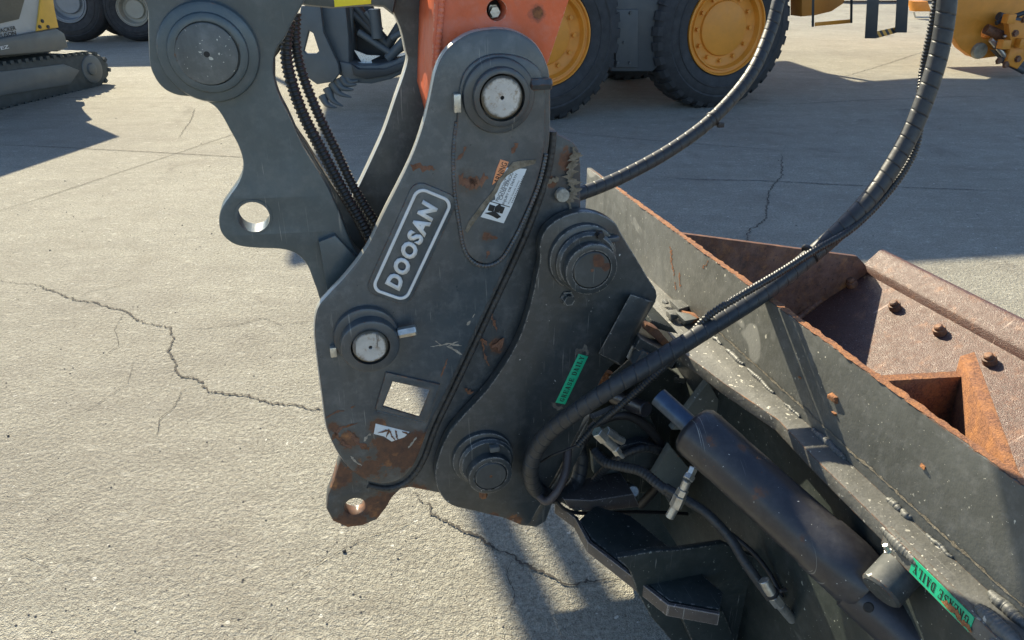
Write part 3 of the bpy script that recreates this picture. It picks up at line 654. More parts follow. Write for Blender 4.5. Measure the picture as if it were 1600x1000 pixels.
for (cx, cy, bx, by, r1, r2, rp, ln) in ((925, 422, 912, 404, .068, .052, .0365, .046), (767, 744, 755, 718, .066, .0475, .0335, .048)):
    disc(F, 'boss_flange', bx, by, -.016, 0, r1, Mear, BK, bev=.007)
    link('boss_step', lathe_mesh([(0, -.030), (r1 * .80, -.030), (r1 * .88, -.024), (r1 * .88, 0)], 44, F.p(bx + 6, by + 7, -.03).x, F.p(bx + 6, by + 7, -.03).z), Mear, BK)
    bb = disc(F, 'boss', cx, cy, -ln, 0, r2, Mear, BK, bev=.005, rin=rp + .0016)
    c = F.p(cx, cy, -ln); q = link('pin', lathe_mesh([(.003, -ln + .003), (.003, -ln - .001), (rp - .002, -ln - .001), (rp, -ln + .001), (rp, .37), (0, .37)], 48, c.x, c.z), paint('worn_pin_end', (.05, .055, .055), .4, [((c.x + .012, -ln, c.z + .018), .012), ((c.x + .028, -ln, c.z + .004), .008)] if cy < 500 else (), edge=0, dust=.3), bb)
    link('bore', lathe_mesh([(0, -ln - .0014), (.0034, -ln - .0014)], 16, c.x, c.z), Mrustd, q)
bolt_at(886, 465, -.006, .011, .016, Mear, BK); bolt_at(936, 366, -.028, .007, .012, Mblack, BK)
c = Vector(P(755, 770, -.03)); rod('retaining_bolt', c + Vector((0, 0, .03)), c + Vector((0, 0, -.012)), .009, Mrust, BK, 6)
box('lock_tab', Vector(P(773, 699, -.03)) + Vector((-.012, -.012, -.004)), Vector(P(773, 699, -.03)) + Vector((.008, .002, .008)), Mcap, BK, .002)
c = Vector(P(957, 374, -.016)); box('lock_tab', c + Vector((-.012, -.008, -.004)), c + Vector((.012, .008, .006)), Mboss, BK, .002)
def label_strip(px, y, par, txt, up, frac=.86, hfrac=.55, nm='grease_label'):
    pass
gl = plate(F, 'grease_label', [(904, 553), (919, 557), (883, 632), (868, 629)], -.0052, -.0046, Mgreen, BK, bev=.0001)
gx = (F.p(911, 555, 0) - F.p(876, 630, 0)); gw = gx.length; gx.normalize(); gy = Vector((-gx.z, 0, gx.x)); gy = -gy if gy.x > 0 else gy
link('printed_line', place_flat(slab_text('GREASE DAILY'), F.p(893.5, 592.5, -.0056), gx, gy, gw * .93, .0115), Mink, gl)
Mmud = simple('old_glue', (.11, .105, .09), .9, var=.4, scale=90, bump=.5)
streak('glue_smear', [P(898, 551, -.004), P(912, 545, -.004), P(922, 550, -.004)], (0, -1, 0), .012, Mmud, BK, seedv=5)
streak('glue_smear', [P(862, 628, -.004), P(868, 634, -.004), P(880, 637, -.004)], (0, -1, 0), .009, Mmud, BK, seedv=6)

# bucket shell: everything runs along local y (the width of the bucket), in its own slightly tilted frame
FB = TFrame(F.o, (490, -50))
FM4 = Matrix.Translation(F.o) @ Matrix.Rotation(F.az, 4, 'Z'); XB = FM4.inverted() @ FB.M
_before = set(bpy.data.objects)
YF, YN, YE = .95, -.98, .27
a_top = FB.p(917, 262, YF); U0 = a_top.x; VT = a_top.z; VB = FB.p(917, 341, YF).z
fl1 = FB.p(1359, 426, YE); fl0 = FB.p(1250, 495, YE); sl = (fl1.z - fl0.z) / (fl1.x - fl0.x); TH = .014
def strip_box(name, x0, x1, y0, y1, z0, z1, mat, bev=.0025, **k): return box(name, (x0, y0, z0), (x1, y1, z1), mat, BK, bev, **k)
strip_box('near_wall', U0, U0 + TH, YN, YF, VB - .02, VT, Mbucket)
streak('edge_rust', [(U0 + TH / 2, YF - .01, VT), (U0 + TH / 2, YN, VT)], (0, 0, 1), TH * .95, Mrusto, BK, jag=.3, seg=.008, wander=.06, seedv=8, th=.0008)
zb = fl0.z + sl * (U0 + TH - fl0.x); fx1 = fl1.x + .015; fz1 = fl1.z + sl * .015
hull8('floor_plate', [(U0 + TH, YN, zb), (fx1, YN, fz1), (fx1, YN, fz1 - .03), (U0 + TH, YN, zb - .03), (U0 + TH, YE + .02, zb), (fx1, YE + .02, fz1), (fx1, YE + .02, fz1 - .03), (U0 + TH, YE + .02, zb - .03)], Mblade, BK, 0)
fn = Vector((-sl, 0, 1)).normalized(); fd = Vector((1, 0, sl)).normalized(); o3 = Vector((fl1.x, 0, fl1.z))
def onfloor(px, py, h=0.):
    r = ray(px, py); B = (FB.u, FB.n, FB.v); c = Vector((0, 0, CAM_H)) - FB.o
    cl = Vector([c.dot(b) for b in B]); rl = Vector([r.dot(b) for b in B]); t = (fl0 + fn * h - cl).dot(fn) / rl.dot(fn); return cl + rl * t
prof = [(-.010, -.002), (-.006, .002), (.002, .014), (.006, .0165), (.012, .018), (.046, .026), (.056, .0275), (.064, .025), (.070, .018), (.072, .004), (.072, -.014), (.060, -.03), (.0, -.03)]
bm = bmesh.new(); ra = []; rb = []
for s_, h_ in prof:
    q = o3 + fd * s_ + fn * h_
    ra.append(bm.verts.new((q.x, YE + .022, q.z))); rb.append(bm.verts.new((q.x, YN, q.z)))
for i in range(len(prof)): j = (i + 1) % len(prof); bm.faces.new((ra[i], ra[j], rb[j], rb[i]))
bm.faces.new(ra); bm.faces.new(rb[::-1]); bmesh.ops.recalc_face_normals(bm, faces=bm.faces)
me = bpy.data.meshes.new('lip'); bm.to_mesh(me); bm.free(); smooth(me, 50)
link('blade_lip', me, Mblade, BK)
for bx_, by_ in ((1399, 482), (1469, 520), (1547, 566), (1332, 446)):
    hexbolt('blade_bolt', onfloor(bx_, by_) - fn * .001, fn, .0132, .024, Mrust, BK, dome=1)
e = [FB.p(1340, 401, YE), FB.p(1352, 414, YE)]
link('end_plate', poly_mesh([[Vector((U0 + TH, VT)), Vector((e[0].x, e[0].z)), Vector((e[1].x, e[1].z)), Vector((fl1.x - .005, fl1.z)), Vector((U0 + TH, zb - .01))]], YE, YE + .014, .001), Mrust, BK)
q0 = onfloor(1240, 500, .004); q1 = onfloor(1338, 420, .004)
tube('weld_or_shade_bead', [q0 + Vector((0, -.006, 0)), q1 + Vector((0, -.006, 0))], .009, Mrust, BK, n=8, sub=1, mode='corr', pitch=.012, depth=.0012, step=.004)
# two ribs meeting on the floor
r1 = FB.x(1380, 604, U0 + TH); r2 = FB.x(1597, 757, U0 + TH)
apex = onfloor(1513, 580, .0); ay = r1.y
ap = onfloor(1513, 580, .0); ax_ = FB.p(1513, 588, ay)
hull8('rib', [(U0 + TH, ay, VT - .004), (ax_.x, ay, ax_.z), (ax_.x + .03, ay, ax_.z - .12), (U0 + TH, ay, zb), (U0 + TH, ay + .018, VT - .004), (ax_.x, ay + .018, ax_.z), (ax_.x + .03, ay + .018, ax_.z - .12), (U0 + TH, ay + .018, zb)], Mrusto, BK, 0)
A1, A2 = FB.p(1500, 556, ay + .03), FB.p(1523, 549, ay + .03)
B1, B2 = FB.x(1577, 740, U0 + TH), FB.x(1602, 762, U0 + TH)
top = [B1, A1, A2, B2]; dn = Vector((0, 0, -.16))
hull8('rib', top + [v + dn for v in top], Mrusto, BK, .002)
# flange along the foot of the near wall
zf = VB; FLX = FB.g(1320, 762, zf).x
fo = [FB.g(a, b, zf) for a, b in [(1068, 552), (1100, 575), (1130, 598), (1215, 655)]]
top = [Vector((U0 + .001, .62, zf)), Vector((U0 - .05, .55, zf))] + [Vector((q.x, q.y, zf)) for q in fo] + [Vector((FLX, FB.g(1270, 712, zf).y, zf)), Vector((FLX, YN, zf)), Vector((U0 + .001, YN, zf))]
slab('flange', top, .026, Mflange, BK, bev=.003, nrm=Vector((0, 0, 1)))
# patchy chipped edge, heavier rim bar at the near part
hull8('flange_step', [Vector((FLX - .002, yy, zz_)) for yy, zz_ in ((FB.g(1388, 824, zf).y, zf + .001), (YN, zf + .001), (YN, zf - .03), (FB.g(1388, 824, zf).y, zf - .03))] + [Vector((FLX + .01, yy, zz_)) for yy, zz_ in ((FB.g(1388, 824, zf).y, zf + .001), (YN, zf + .001), (YN, zf - .03), (FB.g(1388, 824, zf).y, zf - .03))], Mflange, BK, .002)
ya, yb2 = FB.g(1440, 868, zf).y, FB.g(1532, 962, zf).y; lx = FLX - .0025
gl = hull8('grease_label', [(lx - .0008, ya, zf - .001), (lx - .0008, yb2, zf - .001), (lx - .0008, yb2, zf - .027), (lx - .0008, ya, zf - .027), (lx, ya, zf - .001), (lx, yb2, zf - .001), (lx, yb2, zf - .027), (lx, ya, zf - .027)], Mgreen, BK, 0, label='green label with rusty scraped end on the flange edge')
link('printed_line', place_flat(slab_text('GREASE DAILY'), (lx - .0013, (ya + yb2) / 2, zf - .014), (0, 1, 0), (0, 0, -1), abs(ya - yb2) * .9, .017), Mink, gl)
streak('label_scrape', [(lx - .0010, yb2 + .05, zf - .022), (lx - .0010, yb2 - .004, zf - .020)], (-1, 0, 0), .008, Mrusto, BK, seedv=3)
Mweld = paint('weld_metal', (.075, .078, .074), .5, specks=.3, edge=0, dust=.7, rustn=.3, bumps=.6)
rndw = random.Random(5)
def bead(name, y0, L, r, m=Mweld, x=None, z=None):
    n = 7; pts = [((x or U0 - .002) + rndw.uniform(-.0015, .0015), y0 - L * i / n, (z or zf + .001) + rndw.uniform(-.001, .001)) for i in range(n + 1)]
    tube(name, pts, lambda t: r * .75 * (.35 + .65 * math.sin(math.pi * min(1, max(0, t))) ** .5), m, BK, n=12, mode='corr', pitch=.0062, depth=.0002, step=.0012)
for px_, L, r in ((1120, .05, .006), (1150, .07, .009), (1190, .10, .007), (1240, .05, .005), (1296, .09, .010), (1318, .02, .008), (1400, .03, .009), (1418, .02, .008), (1470, .05, .005)):
    bead('weld_or_shade_bead', FB.x(px_, -50 + .918 * (px_ - 490), U0).y + L / 2, L, r)
bead('weld_or_shade_bead', FB.g(1384, 818, zf).y, .08, .012, x=FLX + .002, z=zf - .008)
bead('weld_or_shade_bead', FB.g(1545, 945, zf).y, .07, .016, x=FLX + .012, z=zf + .002)
bead('weld_or_shade_bead', FB.g(1536, 930, zf).y, .06, .011, x=U0 - .006, z=zf + .004)
bead('weld_or_shade_bead', FB.g(1575, 985, zf).y, .08, .018, x=FLX - .002, z=zf - .012)
streak('grinding_line', [(U0 - .0006, .2, VB + .022), (U0 - .0006, YN, VB + .022)], (-1, 0, 0), .004, Mglue, BK, jag=.7, seg=.006, wander=.2, seedv=31)
for i, (a, b, c_, m) in enumerate(((1062, 480, .016, Mweld), (1078, 494, .014, Mrusto), (1090, 487, .010, Mweld), (1040, 472, .007, Mweld), (1070, 499, .016, Mcap), (1100, 500, .012, Mbucket), (1052, 492, .012, Mweld))):
    q = FB.g(a, b, zf + .012); rr = random.Random(i)
    hull8('weld_lump', [q + Vector((sx_ * c_ * rr.uniform(.4, 1.3), sy_ * c_ * 1.3 * rr.uniform(.5, 1.4), sz_ * c_ * rr.uniform(.2, .9))) for sy_ in (-1, 1) for sx_, sz_ in ((-1, -1), (1, -1), (1, 1), (-1, 1))], m, BK, .003)
# rust bloom stuck to the wall
for (a, b, r) in ((1304, 622, .006), (1303, 645, .003), (1442, 729, .003), (1250, 590, .002)):
    q = FB.x(a, b, U0 - .001); rr = random.Random(a)
    hull8('rust_flake', [q + Vector((sx_ * r * rr.uniform(.4, 1.2), sy_ * r * 1.6 * rr.uniform(.4, 1.4), sz_ * r * rr.uniform(.3, 1.2))) for sy_ in (-1, 1) for sx_, sz_ in ((-1, -1), (1, -1), (1, 1), (-1, 1))], Mrusto, BK, .001)
for i, (pts, wd) in enumerate((([(1046, 385), (1048, 400), (1055, 432)], .010), ([(1062, 425), (1064, 450)], .007), ([(1107, 407), (1098, 420)], .005), ([(1054, 440), (1056, 455)], .004))):
    streak('rust_streak', [FB.x(a, b, U0) for a, b in pts], (-1, 0, 0), wd, Mrusto, BK, seedv=40 + i, jag=.9, wander=.5)
# web under the flange
strip_box('web_plate', FLX + .030, FLX + .050, YN, .19, max(.06, zf - .62), zf - .026, Mdark)
for o in list(bpy.data.objects):
    if o not in _before and o.type == 'MESH': o.data.transform(XB)
# bracket plates standing across the width
plate(F, 'bracket_plate', [(905, 790), (925, 830), (985, 880), (1300, 900), (1420, 800), (1290, 655), (1090, 560), (1000, 560), (940, 640)], .20, .235, Mdark, BK, bev=.003)
plate(F, 'lower_bracket_plate', [(965, 872), (985, 893), (998, 930), (1018, 965), (1050, 1003), (1085, 1035), (1500, 1045), (1440, 1010), (1300, 940), (1200, 880), (1130, 850), (1060, 860), (1020, 862)], -.25, -.235, Mdark, BK, bev=.003, curve=False)
Mgus = paint('gusset_paint', (.12, .13, .115), .5, rustn=.12, specks=.4, edge=.3)
plate(F, 'gusset', [(1107, 597), (1148, 668), (1050, 672)], -.03, -.01, Mgus, BK, bev=.002)
plate(F, 'gusset', [(1048, 698), (1085, 742), (1055, 800), (1020, 745)], -.03, -.01, Mgus, BK, bev=.002)
zsh = F.g(1068, 560, 0).z; zs = F.p(1100, 590, .12).z
slab('bracket_shelf', [F.g(a, b, zs) for a, b in [(1000, 540), (1020, 586), (1130, 597), (1222, 600), (1068, 552), (1040, 540)]], .015, Mdark, BK, nrm=Vector((0, 0, 1)))
_t = F.p(1002, 560, .25)
box('base_table', (.20, .14, _t.z - .02), (.655, 1.0, _t.z), Mdark, BK, .003)
hull8('brace_bar', [P(1000, 545, .04), P(1030, 560, .04), P(975, 600, .04), P(950, 590, .04), P(1000, 545, .2), P(1030, 560, .2), P(975, 600, .2), P(950, 590, .2)], Mear, BK, .003)
plate(F, 'mounting_plate', [(930, 600), (955, 560), (1000, 545), (1080, 600), (1050, 650), (1040, 760), (900, 800), (870, 780), (905, 680)], .14, .16, Mdark, BK, bev=.002)
Mchip = paint('chipped_edge', (.07, .06, .055), .5, rustn=.3, specks=.8, edge=1.2, edgecol=(.36, .33, .31), speckcol=(.36, .33, .33))
for nm_, pts_, y0_, y1_, m_ in (
    ('rusty_pad', [(935, 578), (960, 586), (957, 597), (938, 604), (926, 600)], .06, .08, Mrusto),
    ('cross_bar', [(1000, 528), (1030, 545), (1060, 560), (1050, 575), (1010, 556), (992, 545)], -.02, .10, Mear),
    ('shim_plate', [(1005, 548), (1040, 566), (1028, 578), (990, 572)], -.03, .06, Mhitch),
    ('cross_bar', [(1018, 500), (1052, 512), (1060, 522), (1040, 518), (1012, 510)], .05, .25, Mdark),
    ('broken_bar', [(1010, 507), (1030, 516), (1050, 540), (1040, 545), (1020, 526), (1006, 514)], .02, .05, Mrust),
    ('hose_clamp_plate', [(925, 655), (960, 640), (1010, 640), (1025, 670), (1000, 700), (960, 690)], .04, .06, Mdark),
    ('inner_bracket', [(960, 700), (1000, 690), (1040, 700), (1050, 720), (1000, 735), (975, 725)], .02, .10, Mear),
    ('pin_keeper', [(925, 708), (946, 712), (972, 742), (962, 790), (940, 760), (928, 740)], .09, .11, Mgus),
    ('wedge_plate', [(880, 780), (925, 782), (990, 772), (1000, 792), (930, 800), (890, 795)], .0, .08, Mchip)):
    plate(F, nm_, pts_, y0_, y1_, m_, BK, bev=.002)
tube('inner_hose', [P(*q) for q in [(905, 700, .06), (935, 660, .05), (985, 650, .04), (1030, 690, .03), (1040, 740, .05), (1000, 790, .08)]], .011, Mblack, BK, n=12)
tube('inner_hose', [P(*q) for q in [(920, 760, .09), (960, 720, .02), (1010, 700, .0), (1060, 720, .03)]], .009, Mrubber, BK, n=12, mode='corr', pitch=.01, depth=.0004, step=.002)
rod('inner_pin', P(960, 620, .10), P(1010, 640, .0), .018, Mcyl, BK); rod('inner_pin', P(975, 760, .10), P(990, 768, .02), .014, Mzinc, BK)
# lower hook plate with bent rim
zz = F.p(1045, 940, -.30).z
hk = [F.g(a, b, zz) for a, b in [(905, 812), (925, 842), (985, 890), (1046, 938), (1125, 952), (1130, 925), (1040, 850), (985, 805), (930, 790)]]
slab('lower_plate', hk, .016, Mdark, BK, bev=.003, nrm=Vector((0, 0, 1)))
rim = [F.g(a, b, zz + .001) for a, b in [(872, 785), (903, 808), (923, 845), (985, 893), (1046, 941), (1122, 955)]]
for a, b in zip(rim, rim[1:]):
    d = (b - a).normalized(); n_ = Vector((d.y, -d.x, 0)); e_ = .003; dz = Vector((0, 0, .030))
    hull8('rim_bar', [a - d * e_, b + d * e_, b + d * e_ + n_ * .008, a - d * e_ + n_ * .008, a - d * e_ - dz, b + d * e_ - dz, b + d * e_ + n_ * .008 - dz, a - d * e_ + n_ * .008 - dz], Mchip, BK, .0015)
plate(F, 'lower_lug', [(1065, 965), (1080, 948), (1130, 955), (1148, 1000), (1150, 1040), (1100, 1040), (1080, 1000)], -.285, -.25, Mdark, BK, bev=.004)
tube('lug_ring', [F.p(1310 + 30 * math.cos(a), 990 + 36 * math.sin(a), -.1) for a in [2 * math.pi * k / 16 for k in range(17)]], .006, Mdark, BK, n=10, sub=2)

# ------------------------------------------------------------------ tilt cylinder
TC = thing('tilt_cylinder', 'black hydraulic tilt cylinder with rust spots lying under the bucket flange', 'hydraulic cylinder', F)
A = F.p(1082, 668, -.27); B = F.p(1352, 912, -.561); dC = (B - A).normalized(); RB = .049
def along(pr, n=48):
    me = lathe_mesh(pr, n); q = dC.to_track_quat('Y', 'Z'); me.transform(Matrix.Translation(A) @ q.to_matrix().to_4x4()); return me
Lc = (B - A).length
link('barrel', along([(0, -.006), (.030, -.006), (.041, -.002), (.048, .007), (RB, .020), (RB, .075), (RB * .985, .078), (RB * .985, Lc - .09), (RB * 1.03, Lc - .085), (RB * 1.03, Lc), (RB * .98, Lc + .006), (0, Lc + .006)]), Mcyl, TC)
Mrod = simple('dull_chrome_rod', (.055, .08, .12), .36, .7, var=.2, scale=40)
link('rod', along([(0, -.082), (.018, -.082), (.018, 0), (0, 0)]), Mrod, TC)
_sd = Vector((0, 0, 1)).cross(dC).normalized(); _dn = dC.cross(_sd); _dn = -_dn if _dn.z > 0 else _dn; _sd = _sd if _sd.x < 0 else -_sd
q_ = B + _sd * .010 + _dn * .012; rod('barrel_yoke', tuple(q_ - dC * .02), tuple(q_ + dC * .13), RB * .80, Mcyl, TC, 40, bev=.012)
# pivot sleeve of the barrel end under the flange
sA = F.p(1392, 868, -.20); sB = F.p(1430, 925, -.26)
sv = (F.p(1360, 905, -.25) - F.p(1470, 860, -.25)).normalized()
Mgrey = paint('sleeve_paint', (.040, .046, .048), .62, specks=.6, edge=.5, dust=.4)
mid = F.p(1420, 898, -.60)
rod('pivot_sleeve', P(1374, 926, -.620), P(1428, 868, -.600), .031, Mgrey, TC, 40, bev=.004)
rod('sleeve_collar', P(1416, 930, -.60), P(1440, 985, -.60), .036, Mcyl, TC, 40, bev=.008)
hexbolt('grease_nipple', P(1388, 862, -.62), (-.4, .3, .8), .0040, .012, Mzinc, TC)
_r = ray(1357, 949); _rl = Vector((_r.dot(F.u), _r.dot(F.n), _r.z)).normalized(); bc = F.p(1357, 949, -.62); _best = None
for _k in range(400):
    _q = bc + _rl * (_k * .0005 - .1); _d = (_q - q_) - dC * (_q - q_).dot(dC)
    if _d.length < RB * .80: _best = (_q, _d.normalized()); break
if _best: rod('bore', tuple(_best[0] - _best[1] * .004), tuple(_best[0] + _best[1] * .0012), .0085, Mhole, TC)

# ------------------------------------------------------------------ hoses
def hose(name, label, pts, r, mat, mode=None, pitch=.02, depth=.0012, step=None, n=18, group=None, yl=None):
    o = tube(name, [P(*q) for q in pts], r, mat, None, n=n, mode=mode, pitch=pitch, depth=depth, step=step)
    o.location = F.o; o.rotation_euler = (0, 0, F.az); o['label'] = label; o['category'] = 'hose'
    if group: o['group'] = group
    return o
hose('hydraulic_hose', 'black spiral wrapped hose curving from the top edge to behind the coupler', [(1235, -60, .30), (1218, -5, .28), (1203, 50, .26), (1172, 118, .22), (1115, 184, .18), (1050, 233, .15), (980, 272, .12), (930, 294, .09), (890, 308, .07)], .0138, Mrubber, 'spiral', .0225, .0008, .0009, 22)
tie = Vector(P(1113, 186, .18)); th_ = thing('hose_tie', 'black cable tie with clipped tail round the thin wrapped hose', 'cable tie', F)
dd = (Vector(P(1080, 212, .165)) - Vector(P(1140, 156, .2))).normalized()
rod('tie_band', tuple(tie - dd * .004), tuple(tie + dd * .004), .0160, Mblack, th_)
box('tie_head', tie + Vector((.008, -.014, -.016)), tie + Vector((.022, -.006, -.006)), Mblack, th_, .001)
thick = [(1482, -60, -.02), (1480, 0, -.03), (1470, 70, -.04), (1452, 135, -.05), (1422, 210, -.06), (1380, 282, -.07), (1328, 344, -.08), (1265, 402, -.085), (1190, 460, -.11), (1115, 508, -.14), (1040, 555, -.16), (965, 600, -.16), (905, 640, -.13), (862, 672, -.09), (838, 702, -.06), (829, 735, -.05), (838, 765, -.02), (870, 775, .02), (900, 755, .06), (908, 715, .08), (895, 690, .09)]
hose('hydraulic_hose', 'thick black spiral wrapped hose sweeping across the bucket and looping below the ear', thick, .0172, Mrubber, 'spiral', .0255, .0008, .0009, 26)
for (a, b, y) in ((1268, 399, -.085),):
    q = Vector(P(a, b, y)); d2 = (Vector(P(1190, 460, -.11)) - Vector(P(1328, 344, -.08))).normalized()
    t2 = thing('hose_tie', 'black cable tie binding conduit and thick hose over the rusty plate', 'cable tie', F)
    rod('tie_band', tuple(q - d2 * .004 + Vector((-.003, 0, .004))), tuple(q + d2 * .004 + Vector((-.003, 0, .004))), .0215, Mblack, t2)
cond = [(1468, -60, .0), (1463, 0, .0), (1452, 60, .0), (1442, 110, .0), (1438, 150, -.02), (1437, 200, -.04), (1425, 245, -.055), (1388, 300, -.075), (1330, 358, -.10), (1272, 392, -.112), (1215, 428, -.135), (1150, 466, -.15), (1100, 500, -.14), (1055, 555, -.125), (1010, 598, -.12), (960, 642, -.10), (925, 672, -.06), (902, 697, -.055)]
hose('wiring_conduit', 'thin ribbed black conduit clipped along the thick wrapped hose', cond, .0068, Mconduit, 'corr', .0062, .0008, .0013, 12)
hose('wiring_cable', 'thin bare black cable leaving the ribbed conduit below the green label', [(906, 694, -.055), (885, 703, -.05), (862, 712, -.04), (845, 722, -.02)], .0024, Mblack, n=8)
hose('loop_hose', 'small black hose hooked round beneath the thick hose loop', [(888, 700, .0), (884, 735, -.03), (872, 765, -.05), (855, 783, -.05), (842, 775, -.03)], .0088, simple('dusty_rubber', (.06, .05, .05), .5), n=14)
hose('loop_hose', 'thin black cable running right from the hose loop under the bucket', [(868, 782, -.02), (885, 797, -.02), (915, 802, .0), (990, 800, .02), (1060, 802, .03), (1095, 805, .04)], .0045, Mblack, n=10)
hose('rod_side_hose', 'black taped hose joining the brass coloured fittings beside the cylinder', [(930, 705, .0), (945, 722, -.04), (975, 730, -.08), (1003, 737, -.12), (1030, 758, -.17), (1052, 775, -.20)], .0105, Mrubber, 'corr', .009, .0004, .0016, 16)
hose('cylinder_hose', 'black wrapped hose curving down along the cylinder to the lower elbow fitting', [(1040, 762, -.19), (1075, 783, -.23), (1105, 803, -.26), (1140, 840, -.30), (1165, 880, -.34), (1190, 915, -.37), (1205, 935, -.39)], .0098, Mrubber, 'spiral', .015, .0006, .001, 20)
hose('cylinder_hose', 'thin black hose tucked behind the wrapped hose along the cylinder', [(1130, 825, -.24), (1175, 862, -.29), (1205, 900, -.33), (1222, 935, -.37)], .005, Mblack, n=12)
def fitting(label, pts, radii, hexes):
    t = thing('hose_fitting', label, 'hose fitting', F)
    P3 = [Vector(P(*q)) for q in pts]
    for a, b, r, hx in zip(P3, P3[1:], radii, hexes): rod('fitting_nut' if hx else 'fitting_pipe', tuple(a), tuple(b), r, Mzinc, t, 6 if hx else 18, bev=.0012)
    return t
fitting('pale metal angled fitting just below the ribbed conduit', [(932, 674, -.10), (944, 686, -.10), (960, 700, -.10), (966, 708, -.10), (974, 714, -.1)], (.0125, .0095, .010, .005), (1, 0, 1, 0))
fitting('pale hexagon nut beside the angled fitting behind the conduit', [(946, 674, -.07), (962, 684, -.07), (974, 690, -.07)], (.0115, .009), (1, 1))
fitting('tall stack of metal nuts standing between two hoses beside the barrel', [(1084, 730, -.24), (1079, 742, -.245), (1074, 750, -.25), (1068, 764, -.25), (1063, 774, -.25), (1055, 792, -.25), (1046, 808, -.25)], (.0085, .011, .0085, .011, .0125, .009), (1, 1, 0, 1, 1, 0))
fitting('large metal elbow fitting at the lower end of the cylinder hose', [(1193, 906, -.375), (1207, 930, -.39), (1218, 944, -.395), (1238, 968, -.40), (1254, 950, -.40), (1262, 936, -.40), (1274, 918, -.40)], (.0105, .0125, .0095, .0095, .0125, .0105), (0, 1, 0, 0, 1, 1))
lip_ = [(1280, 916, -.1), (1300, 900, -.1)]
tt = thing('hose_tie', 'black cable tie with a knob just above the large elbow fitting', 'cable tie', F)
rod('tie_band', P(1204, 924, -.386), P(1208, 930, -.388), .0132, Mblack, tt); rod('tie_head', P(1218, 924, -.40), P(1230, 921, -.40), .004, Mblack, tt)

# ------------------------------------------------------------------ background
def bgpaint(name, col, rough=.5, var=.12, scale=5): return simple(name, col, rough, var=var, scale=scale, bump=.05)
Myel = bgpaint('grader_yellow', (.66, .25, .025), .5); Myeld = bgpaint('dusty_grader_yellow', (.55, .22, .035), .6)
Mtyre = simple('tyre_rubber', (.030, .031, .034), .75, var=.3, scale=12, bump=.3)
Mgdark = bgpaint('dark_axle_paint', (.045, .05, .055), .5)
Mblk = bgpaint('black_step_paint', (.02, .025, .03), .5)
def place(o, mat4):
    o.matrix_world = mat4
def wheel(par, c, r, wd, rimr, mt, mr, lugs=34, bolts=12, deep=.06, dishc=None):
    """wheel with its outer face looking along local -y; c is the centre of the outer face"""
    cx, cy, cz = c; w_ = bpy.data.objects.new('wheel', None); COL.objects.link(w_); w_.parent = par; w_.empty_display_size = .1
    w_.location = (cx, cy, cz)
    pr = [(rimr, .02), (rimr * 1.03, 0), (rimr * 1.12, -.015), (r * .70, -.022), (r * .705, -.030), (r * .72, -.030), (r * .725, -.022), (r * .80, -.022), (r * .82, -.014), (r * .84, -.022), (r * .93, .01), (r * .975, .05), (r, .10), (r, wd - .1), (r * .975, wd - .05), (r * .9, wd), (rimr, wd)]
    link('tyre', lathe_mesh(pr, 64), mt, w_)
    if lugs:
        bm = bmesh.new()
        for side in (0, 1):
            for k in range(lugs):
                a = 2 * math.pi * (k + .5 * side) / lugs; hw = math.pi / lugs * .58
                vs = []
                for (rr, yy, sh) in ((r * .90, .0, 0), (r * .985, .03, 0), (r * 1.028, .08, .0), (r * 1.028, wd * .5, .35)):
                    for sg in (-1, 1):
                        aa = a + sg * hw + sh * hw * 2; y_ = yy if side == 0 else wd - yy
                        vs.append(bm.verts.new((rr * math.cos(aa), y_, rr * math.sin(aa))))
                for q in range(3): bm.faces.new((vs[2 * q], vs[2 * q + 1], vs[2 * q + 3], vs[2 * q + 2]))
                inn = [bm.verts.new((v.co.x * .965, v.co.y + (.01 if side == 0 else -.01), v.co.z * .965)) for v in vs]
                for q in range(3):
                    bm.faces.new((vs[2 * q], vs[2 * q + 2], inn[2 * q + 2], inn[2 * q])); bm.faces.new((vs[2 * q + 1], vs[2 * q + 3], inn[2 * q + 3], inn[2 * q + 1]))
                bm.faces.new((vs[6], vs[7], inn[7], inn[6])); bm.faces.new((vs[0], vs[1], inn[1], inn[0]))
        bmesh.ops.recalc_face_normals(bm, faces=bm.faces)
        me = bpy.data.meshes.new('tread'); bm.to_mesh(me); bm.free(); link('tread', me, mt, w_)
    q = rimr
    link('rim', lathe_mesh([(q, .03), (q * 1.0, -.012), (q * .97, -.014), (q * .95, .012), (q * .90, .016), (q * .88, -.002), (q * .86, .0), (q * .82, deep), (q * .78, deep * 1.2), (q * .60, deep * 1.25), (q * .58, deep * .9), (q * .55, deep * .8), (0, deep * .78)], 56), mr, w_)
    for k in range(bolts):
        a = 2 * math.pi * k / bolts; rr = q * .69
        hexbolt('wheel_bolt', (rr * math.cos(a), deep * 1.22, rr * math.sin(a)), (0, -1, 0), q * .045, q * .07, mr, w_)
    return w_
